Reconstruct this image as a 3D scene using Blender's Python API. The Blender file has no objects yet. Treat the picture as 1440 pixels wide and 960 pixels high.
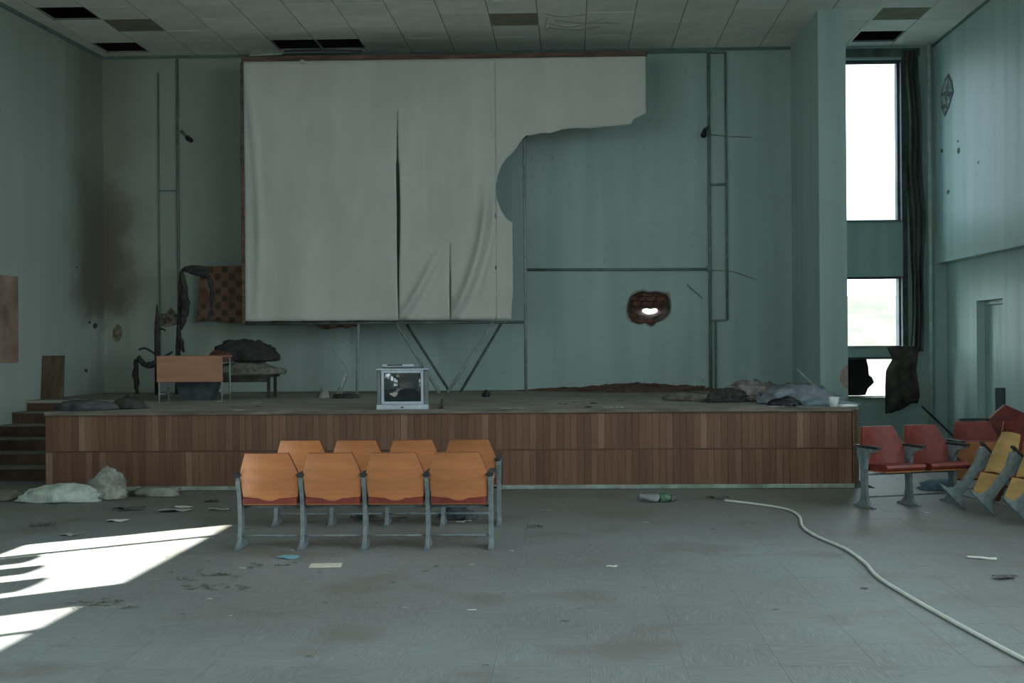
import bpy, bmesh, math, random
from mathutils import Vector, Matrix, noise

# ------------------------------------------------------------------ camera, sky, sun, exposure
SC = bpy.context.scene
COL = SC.collection
PI = math.pi

cam_d = bpy.data.cameras.new('camera')
cam_d.sensor_width = 36.0
cam_d.lens = 45.0
cam_d.shift_x = -29.0 / 1440.0
cam_d.clip_end = 2000
cam = bpy.data.objects.new('camera', cam_d)
COL.objects.link(cam)
_a, _r = math.radians(1.75), 0.0075
_F = Vector((-math.sin(_a), math.cos(_a), 0)); _R0 = Vector((math.cos(_a), math.sin(_a), 0)); _U0 = Vector((0, 0, 1))
_R = _R0 * math.cos(_r) - _U0 * math.sin(_r)
_U = _R0 * math.sin(_r) + _U0 * math.cos(_r)
cam.matrix_world = Matrix(((_R.x, _U.x, -_F.x, 0), (_R.y, _U.y, -_F.y, 0), (_R.z, _U.z, -_F.z, 1.7), (0, 0, 0, 1)))
SC.camera = cam

world = bpy.data.worlds.new('hazy_sky')
SC.world = world
world.use_nodes = True
bg = world.node_tree.nodes['Background']
bg.inputs[0].default_value = (0.80, 0.93, 1.0, 1)
bg.inputs[1].default_value = 5.0

sun_d = bpy.data.lights.new('sun', 'SUN')
sun_d.energy = 30.0
sun_d.angle = math.radians(0.6)
sun_d.color = (1.0, 0.93, 0.82)
sun = bpy.data.objects.new('sun', sun_d)
COL.objects.link(sun)
SUN_DIR = Vector((0.777, 0.629, -0.842)).normalized()       # the way the light travels
sun.rotation_euler = SUN_DIR.to_track_quat('-Z', 'Y').to_euler()
sun.location = (-30, -20, 40)

# daylight portals in the side windows (they emit nothing, they only steer sampling)
def portal(x, y, z, sy, sz, ry=-PI / 2):
    d = bpy.data.lights.new('window_portal', 'AREA')
    d.shape = 'RECTANGLE'; d.size = sz; d.size_y = sy
    d.cycles.is_portal = True
    o = bpy.data.objects.new('window_portal', d); COL.objects.link(o)
    o.location = (x, y, z); o.rotation_euler = (0, ry, 0)
WIN_L = [(4.92, 8.14), (1.22, 4.44), (-2.48, 0.74), (-6.18, -2.96)]
for y0, y1 in WIN_L:
    portal(-8.30, (y0 + y1) / 2, 4.505, y1 - y0, 1.97)

    if y1 < 2: portal(-8.30, (y0 + y1) / 2, 2.05, y1 - y0, 1.30)
FILL_WIN_R = [(10.2, 12.6), (6.6, 9.0), (3.0, 5.4), (-0.6, 1.8), (-4.2, -1.8)]       # unseen openings added in the right wall to fill the hall with daylight
WZ0, WZ1 = 3.40, 5.90
for y0, y1 in FILL_WIN_R:
    portal(6.38, (y0 + y1) / 2, (WZ0 + WZ1) / 2, y1 - y0, WZ1 - WZ0, PI / 2)
    if y1 < 9.5: portal(6.38, (y0 + y1) / 2, 1.85, y1 - y0, 1.5, PI / 2)

vs = SC.view_settings
vs.view_transform = 'Standard'
vs.look = 'None'
vs.exposure = 1.05
vs.gamma = 1.0
vs.use_curve_mapping = False

# ------------------------------------------------------------------ helpers
rng = random.Random(7)

def link(name, me, mat=None, parent=None, smooth=False):
    o = bpy.data.objects.new(name, me)
    COL.objects.link(o)
    if mat and len(me.materials) == 0:
        for m in (mat if isinstance(mat, (list, tuple)) else [mat]):
            me.materials.append(m)
    if parent: o.parent = parent
    if smooth:
        for p in me.polygons: p.use_smooth = True
    return o

def mesh_of(name, bm):
    me = bpy.data.meshes.new(name)
    bmesh.ops.recalc_face_normals(bm, faces=bm.faces[:])
    bm.to_mesh(me); bm.free()
    return me

def obj(name, bm, mat, parent=None, smooth=False):
    return link(name, mesh_of(name, bm), mat, parent, smooth)

def tag(o, label, cat, group=None, kind=None):
    o['label'] = label
    if cat: o['category'] = cat
    if group: o['group'] = group
    if kind: o['kind'] = kind
    return o

def thing(name, label, cat, loc=(0, 0, 0), rot=(0, 0, 0), group=None):
    o = bpy.data.objects.new(name, None)
    o.empty_display_size = 0.1
    COL.objects.link(o)
    o.location = loc; o.rotation_euler = rot
    return tag(o, label, cat, group)

def struct(o, label=None):
    o['kind'] = 'structure'
    if label: o['label'] = label
    return o

def box(bm, x0, x1, y0, y1, z0, z1, bev=0.0, mi=0):
    r = bmesh.ops.create_cube(bm, size=1.0)
    vs_ = r['verts']
    for v in vs_:
        v.co = Vector(((x0 + x1) / 2 + v.co.x * (x1 - x0), (y0 + y1) / 2 + v.co.y * (y1 - y0), (z0 + z1) / 2 + v.co.z * (z1 - z0)))
    fs = set()
    for v in vs_:
        for f in v.link_faces: fs.add(f); f.material_index = mi
    if bev > 0:
        es = set()
        for f in fs:
            for e in f.edges: es.add(e)
        bmesh.ops.bevel(bm, geom=list(es), offset=bev, segments=1, affect='EDGES', profile=0.5)

def boxbm(*a, **k):
    bm = bmesh.new(); box(bm, *a, **k); return bm

def prism(bm, pts, axis, a0, a1):
    """extrude a closed 2-D outline along axis between a0 and a1"""
    def mk(p, a):
        if axis == 'x': return (a, p[0], p[1])
        if axis == 'y': return (p[0], a, p[1])
        return (p[0], p[1], a)
    A = [bm.verts.new(mk(p, a0)) for p in pts]
    B = [bm.verts.new(mk(p, a1)) for p in pts]
    n = len(pts)
    bm.faces.new(A); bm.faces.new(B)
    for i in range(n):
        bm.faces.new((A[i], A[(i + 1) % n], B[(i + 1) % n], B[i]))

def tube(bm, pts, rad, seg=8, cap=True):
    """swept tube; rad is a number or one radius per point"""
    pts = [Vector(p) for p in pts]
    n = len(pts)
    rs = rad if isinstance(rad, (list, tuple)) else [rad] * n
    rings = []
    ref = None
    for i in range(n):
        t = (pts[min(i + 1, n - 1)] - pts[max(i - 1, 0)]).normalized()
        if ref is None:
            ref = Vector((0, 0, 1)) if abs(t.z) < 0.9 else Vector((1, 0, 0))
        u = t.cross(ref).normalized(); w = t.cross(u).normalized(); ref = -w if False else w.cross(t) * 0 + (u.cross(t))
        rings.append([bm.verts.new(pts[i] + (u * math.cos(2 * PI * k / seg) + w * math.sin(2 * PI * k / seg)) * rs[i]) for k in range(seg)])
    for i in range(n - 1):
        for k in range(seg):
            bm.faces.new((rings[i][k], rings[i][(k + 1) % seg], rings[i + 1][(k + 1) % seg], rings[i + 1][k]))
    if cap:
        bm.faces.new(rings[0]); bm.faces.new(rings[-1])

def tubebm(*a, **k):
    bm = bmesh.new(); tube(bm, *a, **k); return bm

def smooth_path(pts, n=6):
    P = [Vector(p) for p in pts]
    out = []
    for i in range(len(P) - 1):
        p0 = P[max(i - 1, 0)]; p1 = P[i]; p2 = P[i + 1]; p3 = P[min(i + 2, len(P) - 1)]
        for k in range(n):
            t = k / n
            out.append(0.5 * ((2 * p1) + (p2 - p0) * t + (2 * p0 - 5 * p1 + 4 * p2 - p3) * t * t + (3 * p1 - p0 - 3 * p2 + p3) * t ** 3))
    out.append(P[-1])
    return out

def interp(tab, x):
    if x <= tab[0][0]: return tab[0][1]
    for (a, b), (c, d) in zip(tab, tab[1:]):
        if x <= c: return b + (d - b) * (x - a) / (c - a)
    return tab[-1][1]

def grid(bm, fn, nu, nv):
    V = [[bm.verts.new(fn(i / nu, j / nv)) for j in range(nv + 1)] for i in range(nu + 1)]
    for i in range(nu):
        for j in range(nv):
            bm.faces.new((V[i][j], V[i + 1][j], V[i + 1][j + 1], V[i][j + 1]))

def solid(o, t, off=0.0):
    m = o.modifiers.new('thickness', 'SOLIDIFY'); m.thickness = t; m.offset = off
    return o

def heap_bm(sx, sy, sz, seed, fold=0.25, sub=4, freq=3.0):
    """a crumpled pile of cloth resting on z = 0"""
    bm = bmesh.new()
    bmesh.ops.create_icosphere(bm, subdivisions=sub, radius=1.0)
    off = Vector((seed * 3.7, seed * 1.3, seed * 2.1))
    for v in bm.verts:
        d = v.co.normalized()
        n1 = noise.noise(d * 1.3 + off)
        n2 = abs(noise.noise(d * freq + off * 2))
        n3 = abs(noise.noise(Vector((d.x * 7, d.y * 7, d.z * 2.5)) + off))
        n4 = abs(noise.noise(Vector((d.x * 5, d.y * 11, d.z * 9)) + off * 3))
        r = 1.0 + 0.35 * n1 + fold * (0.6 - 2.0 * n2) + fold * 0.9 * (0.4 - n3) + fold * 0.7 * (0.3 - n4)
        p = d * r
        z = p.z
        z = z if z > 0 else z * 0.12
        v.co = Vector((p.x * sx, p.y * sy, max(0.0, (z + 0.10) * sz / 1.1)))
    return bm

# ------------------------------------------------------------------ materials
MATS = {}
def mat(name, col, rough=0.75, var=0.12, scale=4.0, col2=None, bump=0.0, bscale=60.0, metal=0.0, stretch=(1, 1, 1), spec=0.3, objvar=0.0, coord='Object', sheen=0):
    if name in MATS: return MATS[name]
    m = bpy.data.materials.new(name); m.use_nodes = True
    nt = m.node_tree; N = nt.nodes; L = nt.links
    b = N['Principled BSDF']
    b.inputs['Roughness'].default_value = rough
    b.inputs['Metallic'].default_value = metal
    b.inputs['Specular IOR Level'].default_value = spec
    tc = N.new('ShaderNodeTexCoord'); mp = N.new('ShaderNodeMapping')
    mp.inputs['Scale'].default_value = stretch
    L.new(tc.outputs[coord], mp.inputs[0])
    nz = N.new('ShaderNodeTexNoise'); nz.inputs['Scale'].default_value = scale; nz.inputs['Detail'].default_value = 6
    nz.inputs['Roughness'].default_value = 0.62
    L.new(mp.outputs[0], nz.inputs['Vector'])
    rp = N.new('ShaderNodeValToRGB')
    c2 = col2 or tuple(c * (1 - 2.2 * var) for c in col)
    c1 = col if col2 else tuple(min(1, c * (1 + 1.2 * var)) for c in col)
    rp.color_ramp.elements[0].position = 0.32; rp.color_ramp.elements[0].color = (*c2, 1)
    rp.color_ramp.elements[1].position = 0.68; rp.color_ramp.elements[1].color = (*c1, 1)
    L.new(nz.outputs['Fac'], rp.inputs[0])
    out = rp.outputs[0]
    if objvar > 0:
        oi = N.new('ShaderNodeObjectInfo'); mr = N.new('ShaderNodeMapRange')
        mr.inputs['To Min'].default_value = 1 - objvar; mr.inputs['To Max'].default_value = 1 + objvar
        L.new(oi.outputs['Random'], mr.inputs[0])
        hs = N.new('ShaderNodeHueSaturation'); L.new(mr.outputs[0], hs.inputs['Value']); L.new(out, hs.inputs['Color'])
        out = hs.outputs[0]
    L.new(out, b.inputs['Base Color'])
    if bump > 0:
        n2 = N.new('ShaderNodeTexNoise'); n2.inputs['Scale'].default_value = bscale; n2.inputs['Detail'].default_value = 4
        L.new(mp.outputs[0], n2.inputs['Vector'])
        bp = N.new('ShaderNodeBump'); bp.inputs['Strength'].default_value = bump; bp.inputs['Distance'].default_value = 0.02
        L.new(n2.outputs['Fac'], bp.inputs['Height']); L.new(bp.outputs[0], b.inputs['Normal'])
    MATS[name] = m
    return m

def math_node(nt, op, a, b=None, clamp=False):
    n = nt.nodes.new('ShaderNodeMath'); n.operation = op; n.use_clamp = clamp
    for i, v in enumerate((a, b)):
        if v is None: continue
        if isinstance(v, (int, float)): n.inputs[i].default_value = v
        else: nt.links.new(v, n.inputs[i])
    return n.outputs[0]

def ramp01(nt, v, lo, hi):
    n = nt.nodes.new('ShaderNodeMapRange'); n.interpolation_type = 'SMOOTHSTEP'
    n.inputs['From Min'].default_value = lo; n.inputs['From Max'].default_value = hi
    nt.links.new(v, n.inputs[0]); return n.outputs[0]

def mixc(nt, fac, a, b):
    n = nt.nodes.new('ShaderNodeMix'); n.data_type = 'RGBA'
    nt.links.new(fac, n.inputs[0])
    for s, v in ((6, a), (7, b)):
        if isinstance(v, tuple): n.inputs[s].default_value = (*v, 1)
        else: nt.links.new(v, n.inputs[s])
    return n.outputs[2]

def nnoise(nt, vec, scale, detail=5, stretch=None):
    if stretch:
        mp = nt.nodes.new('ShaderNodeMapping'); mp.inputs['Scale'].default_value = stretch
        nt.links.new(vec, mp.inputs[0]); vec = mp.outputs[0]
    n = nt.nodes.new('ShaderNodeTexNoise'); n.inputs['Scale'].default_value = scale; n.inputs['Detail'].default_value = detail
    nt.links.new(vec, n.inputs['Vector']); return n.outputs['Fac']

def wall_paint(name, soot=None):
    """old mint green oil paint: streaks, patchy fading; optional soot where a fire burnt in the corner"""
    m = bpy.data.materials.new(name); m.use_nodes = True
    nt = m.node_tree; b = nt.nodes['Principled BSDF']
    b.inputs['Roughness'].default_value = 0.5; b.inputs['Specular IOR Level'].default_value = 0.25
    g = nt.nodes.new('ShaderNodeNewGeometry'); pos = g.outputs['Position']
    big = nnoise(nt, pos, 0.7, 6)
    streak = nnoise(nt, pos, 1.0, 5, (2.6, 2.6, 0.16))
    fine = nnoise(nt, pos, 9.0, 6)
    c = mixc(nt, ramp01(nt, big, 0.3, 0.7), (0.42, 0.535, 0.505), (0.465, 0.59, 0.56))
    c = mixc(nt, ramp01(nt, streak, 0.35, 0.72), c, (0.37, 0.48, 0.455))
    mk = ramp01(nt, fine, 0.62, 0.75)
    c = mixc(nt, math_node(nt, 'MULTIPLY', mk, 0.22), c, (0.16, 0.24, 0.2))
    if soot:
        sx = nt.nodes.new('ShaderNodeSeparateXYZ'); nt.links.new(pos, sx.inputs[0])
        axis, lo, hi, strength, colour = soot
        d = math_node(nt, 'ADD', sx.outputs[axis], math_node(nt, 'MULTIPLY', math_node(nt, 'SUBTRACT', nnoise(nt, pos, 1.3, 6), 0.5), 0.9))
        zz = math_node(nt, 'ADD', sx.outputs[2], math_node(nt, 'MULTIPLY', math_node(nt, 'SUBTRACT', nnoise(nt, pos, 3.0, 5), 0.5), 0.8))
        m1 = ramp01(nt, d, lo, hi)
        m2 = ramp01(nt, zz, 1.8, 2.5)
        m3 = math_node(nt, 'SUBTRACT', 1.0, math_node(nt, 'MULTIPLY', ramp01(nt, zz, 3.0, 5.2), 0.48))
        fac = math_node(nt, 'MULTIPLY', math_node(nt, 'MULTIPLY', m1, m2), math_node(nt, 'MULTIPLY', m3, strength))
        c = mixc(nt, fac, c, colour)
        core = math_node(nt, 'MULTIPLY', math_node(nt, 'MULTIPLY', ramp01(nt, d, lo + (hi - lo) * 0.45, hi), m2), math_node(nt, 'MULTIPLY', math_node(nt, 'SUBTRACT', 1.0, ramp01(nt, zz, 3.4, 5.0)), 0.75))
        c = mixc(nt, core, c, (0.026, 0.021, 0.016))
        if axis == 0:
            film = math_node(nt, 'MULTIPLY', ramp01(nt, d, -2.0, -7.0), 0.42)
            c = mixc(nt, film, c, (0.32, 0.285, 0.19))
        else:
            c = mixc(nt, math_node(nt, 'MULTIPLY', ramp01(nt, d, 13.5, 18.0), 0.5), c, (0.27, 0.27, 0.215))
    nt.links.new(c, b.inputs['Base Color'])
    bp = nt.nodes.new('ShaderNodeBump'); bp.inputs['Strength'].default_value = 0.25; bp.inputs['Distance'].default_value = 0.02
    nt.links.new(nnoise(nt, pos, 3.0, 8), bp.inputs['Height']); nt.links.new(bp.outputs[0], b.inputs['Normal'])
    MATS[name] = m
    return m

M_wall = wall_paint('mint_wall_paint')
M_wall_back = wall_paint('mint_wall_paint_smoked', (0, -6.65, -7.5, 0.86, (0.085, 0.068, 0.045)))
M_wall_left = wall_paint('mint_wall_paint_sooted', (1, 19.0, 20.0, 0.97, (0.032, 0.027, 0.02)))

def parquet_mat():
    m = bpy.data.materials.new('worn_panel_parquet'); m.use_nodes = True
    nt = m.node_tree; b = nt.nodes['Principled BSDF']
    b.inputs['Roughness'].default_value = 0.58; b.inputs['Specular IOR Level'].default_value = 0.35
    tc = nt.nodes.new('ShaderNodeTexCoord'); ob = tc.outputs['Object']
    sx = nt.nodes.new('ShaderNodeSeparateXYZ'); nt.links.new(ob, sx.inputs[0])
    g = nt.nodes.new('ShaderNodeNewGeometry'); pos = g.outputs['Position']
    oi = nt.nodes.new('ShaderNodeObjectInfo')
    q = math_node(nt, 'FLOOR', math_node(nt, 'MULTIPLY', sx.outputs[0], 1 / 0.0417))
    cb = nt.nodes.new('ShaderNodeCombineXYZ'); nt.links.new(q, cb.inputs[0]); nt.links.new(oi.outputs['Random'], cb.inputs[1])
    wn = nt.nodes.new('ShaderNodeTexWhiteNoise'); nt.links.new(cb.outputs[0], wn.inputs[0])
    grain = nnoise(nt, ob, 6, 5, (14, 1.0, 1))
    big = nnoise(nt, pos, 0.55, 7)
    mid = nnoise(nt, pos, 1.1, 9)
    speck = nnoise(nt, pos, 16, 6)
    scratch = nnoise(nt, ob, 9, 6, (5, 0.8, 1))
    c = mixc(nt, ramp01(nt, big, 0.32, 0.68), (0.170, 0.180, 0.174), (0.228, 0.258, 0.262))
    c = mixc(nt, math_node(nt, 'MULTIPLY', wn.outputs[0], 0.22), c, (0.14, 0.148, 0.142))
    c = mixc(nt, math_node(nt, 'MULTIPLY', ramp01(nt, grain, 0.45, 0.72), 0.42), c, (0.33, 0.36, 0.36))
    c = mixc(nt, math_node(nt, 'MULTIPLY', ramp01(nt, scratch, 0.5, 0.75), 0.45), c, (0.125, 0.13, 0.122))
    c = mixc(nt, math_node(nt, 'MULTIPLY', ramp01(nt, mid, 0.50, 0.68), 0.6), c, (0.135, 0.12, 0.095))
    c = mixc(nt, math_node(nt, 'MULTIPLY', ramp01(nt, speck, 0.64, 0.74), 0.5), c, (0.08, 0.075, 0.06))
    # trodden-in dirt: along the stage foot and round the seats on the right
    sp = nt.nodes.new('ShaderNodeSeparateXYZ'); nt.links.new(pos, sp.inputs[0])
    dy = ramp01(nt, math_node(nt, 'ADD', sp.outputs[1], math_node(nt, 'MULTIPLY', math_node(nt, 'SUBTRACT', mid, 0.5), 6)), 10.2, 13.2)
    dx = ramp01(nt, math_node(nt, 'ADD', sp.outputs[0], math_node(nt, 'MULTIPLY', math_node(nt, 'SUBTRACT', big, 0.5), 5)), 1.9, 3.4)
    dirt = math_node(nt, 'MULTIPLY', math_node(nt, 'MAXIMUM', dy, math_node(nt, 'MULTIPLY', dx, 0.75)), 0.55)
    c = mixc(nt, dirt, c, (0.130, 0.123, 0.102))
    nt.links.new(c, b.inputs['Base Color'])
    bp = nt.nodes.new('ShaderNodeBump'); bp.inputs['Strength'].default_value = 0.3; bp.inputs['Distance'].default_value = 0.004
    nt.links.new(grain, bp.inputs['Height']); nt.links.new(bp.outputs[0], b.inputs['Normal'])
    return m
M_floor = parquet_mat()

def slat_mat():
    m = bpy.data.materials.new('varnished_slat_wood'); m.use_nodes = True
    nt = m.node_tree; b = nt.nodes['Principled BSDF']
    b.inputs['Roughness'].default_value = 0.45; b.inputs['Specular IOR Level'].default_value = 0.3
    tc = nt.nodes.new('ShaderNodeTexCoord'); oi = nt.nodes.new('ShaderNodeObjectInfo')
    av = nt.nodes.new('ShaderNodeVectorMath'); nt.links.new(tc.outputs['Object'], av.inputs[0])
    cb = nt.nodes.new('ShaderNodeCombineXYZ'); nt.links.new(math_node(nt, 'MULTIPLY', oi.outputs['Random'], 40), cb.inputs[0]); nt.links.new(cb.outputs[0], av.inputs[1])
    grain = nnoise(nt, av.outputs[0], 5, 5, (16, 4, 0.7))
    r = nt.nodes.new('ShaderNodeValToRGB'); r.color_ramp.interpolation = 'LINEAR'
    e = r.color_ramp.elements; e[0].position = 0; e[0].color = (0.135, 0.068, 0.041, 1); e[1].position = 1; e[1].color = (0.29, 0.185, 0.12, 1)
    k = e.new(0.5); k.color = (0.172, 0.086, 0.051, 1); k2 = e.new(0.93); k2.color = (0.205, 0.106, 0.064, 1)
    nt.links.new(oi.outputs['Random'], r.inputs[0])
    c = mixc(nt, math_node(nt, 'MULTIPLY', ramp01(nt, grain, 0.4, 0.7), 0.35), r.outputs[0], (0.075, 0.045, 0.03))
    nt.links.new(c, b.inputs['Base Color'])
    return m
M_slat = slat_mat()

M_tile = mat('white_ceiling_tile', (0.86, 0.85, 0.80), 0.85, 0.04, 3.0, bump=0.25, bscale=90, objvar=0.06)
M_tile_brown = mat('water_stained_ceiling_tile', (0.29, 0.27, 0.20), 0.85, 0.1, 3.0, objvar=0.08)
M_grid = mat('ceiling_grid_metal', (0.30, 0.32, 0.29), 0.6, 0.08, 8)
M_dark = mat('dark_void_shade', (0.05, 0.05, 0.045), 0.9, 0.2, 2)  # near-black standing in for shade in the void above the tiles
M_white_trim = mat('white_painted_metal', (0.75, 0.76, 0.72), 0.5, 0.05, 8)
M_cloth_white = mat('dusty_white_screen_cloth', (0.60, 0.60, 0.55), 0.85, 0.055, 1.1, stretch=(1.2, 1, 0.5))
M_steel = mat('grey_green_painted_tube', (0.30, 0.36, 0.33), 0.5, 0.15, 9)
M_dark_steel = mat('dark_painted_tube', (0.12, 0.15, 0.135), 0.55, 0.2, 9)
M_iron = mat('grey_blue_cast_iron', (0.19, 0.235, 0.245), 0.42, 0.2, 14, spec=0.5, bump=0.1, bscale=60)
M_ply = mat('orange_varnished_plywood', (0.49, 0.19, 0.072), 0.45, 0.11, 3.0, stretch=(0.7, 2, 5), spec=0.45, objvar=0.08)
M_ply_light = mat('pale_yellow_plywood', (0.60, 0.37, 0.14), 0.45, 0.1, 3.0, stretch=(0.7, 2, 5), spec=0.4, objvar=0.06)
M_red = mat('red_leatherette', (0.185, 0.026, 0.016), 0.5, 0.18, 7, spec=0.45, bump=0.1, bscale=40)
M_black = mat('black_plastic', (0.018, 0.019, 0.02), 0.4, 0.15, 8)
M_arm = mat('dark_painted_armrest', (0.035, 0.038, 0.038), 0.45, 0.2, 10)
M_stagefloor = mat('dusty_stage_boards', (0.33, 0.325, 0.285), 0.8, 0.25, 1.6, col2=(0.19, 0.17, 0.135))
M_base = mat('pale_green_skirting', (0.30, 0.36, 0.30), 0.7, 0.2, 5)
M_rail = mat('brown_stage_rail', (0.12, 0.065, 0.04), 0.5, 0.2, 5, stretch=(0.3, 3, 3))
M_brick = mat('broken_red_brick', (0.27, 0.125, 0.09), 0.92, 0.3, 9, bump=0.6, bscale=40, objvar=0.3)
M_mortar = mat('crumbled_mortar', (0.16, 0.10, 0.08), 0.95, 0.35, 14, bump=0.8, bscale=30)
M_plaster = mat('broken_plaster_edge', (0.33, 0.27, 0.235), 0.95, 0.2, 12, bump=0.4)
M_rubble = mat('brick_dust_rubble', (0.27, 0.145, 0.105), 0.95, 0.35, 12, bump=0.7, bscale=30, objvar=0.2)

# ------------------------------------------------------------------ setting: floor
ZC = 6.38                       # ceiling height
YB = 20.6                       # back wall
XR_LOW, XR_UP = 5.98, 5.80      # right wall below and above its ledge
Y_REAR = -8.0
def x_left(y):                  # the left wall: runs straight, then closes in towards the stage
    return -7.9 if y < 14.7 else -7.9 + (y - 14.7) * (0.3 / 5.9)

bm = bmesh.new(); box(bm, -8.9, 6.6, Y_REAR - 0.4, YB + 0.45, -0.30, -0.016)
floor = struct(obj('floor', bm, mat('floor_screed', (0.10, 0.10, 0.09), 0.9)), 'grey worn parquet floor of half metre panels')
P = 0.5
bm = bmesh.new()
box(bm, -0.2496, 0.2496, -0.2496, 0.2496, -0.015, 0.0)
bmesh.ops.bevel(bm, geom=[e for e in bm.edges if all(v.co.z > -0.001 for v in e.verts)], offset=0.0008, segments=1, affect='EDGES')
panel_me = mesh_of('floor_panel', bm); panel_me.materials.append(M_floor)
cells = []
rest = bmesh.new()
iy = 0
y = 14.70 - P / 2
while y > Y_REAR:
    x = -7.92 + P / 2
    # panel joints run through x = -0.17 + 0.5 k
    x = -8.17 + P / 2 + 0.25
    ix = 0
    while x < XR_LOW + 0.25:
        depth = y + 0.25
        u0 = 749 + 1800 * math.tan(math.atan2(x, max(depth, 0.1)) + _a) if depth > 0.2 else 9999
        in_view = depth > 6.2 and -130 < u0 < 1570
        cells.append((y if in_view else 1e6 + abs(y), x, y, ix, iy, in_view))
        x += P; ix += 1
    y -= P; iy += 1
cells.sort()
for k, (key, x, y, ix, iy, v) in enumerate(cells):
    if v and k < 300:
        o = bpy.data.objects.new('floor_panel', panel_me); COL.objects.link(o); o.parent = floor
        o.location = (x, y, rng.uniform(-0.0012, 0.0))
        o.rotation_euler = (rng.uniform(-1, 1) * 0.0015, rng.uniform(-1, 1) * 0.0015, PI / 2 if (ix + iy) % 2 else 0)
    else:
        box(rest, x - 0.2496, x + 0.2496, y - 0.2496, y + 0.2496, -0.015, -0.0005)
# strip between the stage and the right wall / stairs
for xx0, xx1, yy0, yy1 in ((-7.75, -6.2, 14.70, 15.9), (3.45, XR_LOW, 14.70, YB)):
    yy = yy0
    while yy < yy1:
        x = xx0
        while x < xx1 - 0.05:
            box(rest, x, min(x + 0.495, xx1), yy, min(yy + 0.495, yy1), -0.015, -0.0005)
            x += P
        yy += P
o = obj('floor_panels_beyond', rest, M_floor, floor); o['kind'] = 'stuff'

# ------------------------------------------------------------------ setting: walls
def wall_cells(bm, us, zs, holes, to3, thick):
    """boxes for every grid cell that is not in a hole; to3(u, z, d) gives the point at depth d behind the face"""
    us = sorted(us); zs = sorted(zs)
    solidc = {}
    for i in range(len(us) - 1):
        for j in range(len(zs) - 1):
            cu, cz = (us[i] + us[i + 1]) / 2, (zs[j] + zs[j + 1]) / 2
            solidc[i, j] = not any(a < cu < b and c < cz < d for a, b, c, d in holes)
    cache = {}
    def V(i, j, d):
        k = (i, j, d)
        if k not in cache: cache[k] = bm.verts.new(to3(us[i], zs[j], thick * d))
        return cache[k]
    for (i, j), s in solidc.items():
        if not s: continue
        for d in (0, 1):
            bm.faces.new((V(i, j, d), V(i + 1, j, d), V(i + 1, j + 1, d), V(i, j + 1, d)))
        for (di, dj, a, b) in ((-1, 0, (i, j), (i, j + 1)), (1, 0, (i + 1, j), (i + 1, j + 1)), (0, -1, (i, j), (i + 1, j)), (0, 1, (i, j + 1), (i + 1, j + 1))):
            if not solidc.get((i + di, j + dj), False):
                bm.faces.new((V(*a, 0), V(*b, 0), V(*b, 1), V(*a, 1)))

ZT = 6.95
# back wall with the tall window right of the stage and a shell hole through the brickwork
CR = (0.62, 1.92, 1.70, 2.80)             # square of wall around the crater
WX0, WX1 = 3.95, 5.29
holes = [(WX0, WX1, 3.56, 6.17), (WX0, WX1, 1.55, 2.70), (WX0, WX1, 0.75, 1.41), CR]
bm = bmesh.new()
wall_cells(bm, [-8.1, CR[0], CR[1], WX0, WX1, 6.3], [-0.3, 0.75, 1.41, 1.55, CR[2], 2.70, CR[3], 3.56, 6.17, ZT], holes, lambda u, z, d: (u, YB + d, z), 0.42)
# crater: ragged rim in the plaster
crater = [(0.90, 2.30), (0.88, 2.20), (0.905, 2.09), (0.96, 2.005), (1.04, 1.965), (1.12, 1.955), (1.17, 1.985), (1.22, 1.95), (1.285, 1.925), (1.33, 1.95), (1.37, 1.99), (1.44, 2.01), (1.52, 2.06), (1.575, 2.13), (1.60, 2.22), (1.595, 2.32), (1.57, 2.40), (1.545, 2.455), (1.45, 2.47), (1.36, 2.495), (1.25, 2.48), (1.14, 2.505), (1.04, 2.475), (0.965, 2.44), (0.925, 2.38)]
gun = [(1.155, 2.20), (1.16, 2.175), (1.185, 2.155), (1.225, 2.14), (1.27, 2.13), (1.32, 2.14), (1.37, 2.15), (1.40, 2.165), (1.41, 2.19), (1.405, 2.215), (1.375, 2.23), (1.335, 2.225), (1.29, 2.215), (1.24, 2.23), (1.195, 2.225), (1.165, 2.215)]
def ring_resample(poly, n, c):
    out = []
    for k in range(n):
        a = 2 * PI * k / n
        d = Vector((math.cos(a), math.sin(a)))
        best = 0.1
        for i in range(len(poly)):
            p = Vector(poly[i]) - Vector(c); q = Vector(poly[(i + 1) % len(poly)]) - Vector(c)
            e = q - p
            den = d.x * e.y - d.y * e.x
            if abs(den) < 1e-9: continue
            t = (p.x * e.y - p.y * e.x) / den
            s = (p.x * d.y - p.y * d.x) / den
            if 0 <= s <= 1 and t > 0: best = t
        out.append((c[0] + d.x * best, c[1] + d.y * best))
    return out
NC = 48; CC = (1.275, 2.19)
rim = ring_resample(crater, NC, CC)
hol = ring_resample(gun, NC, CC)
sq = ring_resample([(CR[0], CR[2]), (CR[1], CR[2]), (CR[1], CR[3]), (CR[0], CR[3])], NC, CC)
rv = [bm.verts.new((p[0], YB, p[1])) for p in sq]
rr = [bm.verts.new((p[0], YB, p[1])) for p in rim]
for k in range(NC):
    bm.faces.new((rv[k], rv[(k + 1) % NC], rr[(k + 1) % NC], rr[k]))
# close the corners of the square
for cx, cz in ((CR[0], CR[2]), (CR[1], CR[2]), (CR[1], CR[3]), (CR[0], CR[3])):
    ks = sorted(range(NC), key=lambda k: (sq[k][0] - cx) ** 2 + (sq[k][1] - cz) ** 2)[:2]
    bm.faces.new((rv[ks[0]], rv[ks[1]], bm.verts.new((cx, YB, cz))))
wall_back = struct(obj('wall_back', bm, M_wall_back), 'mint green back wall of the stage with a shell hole')
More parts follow.
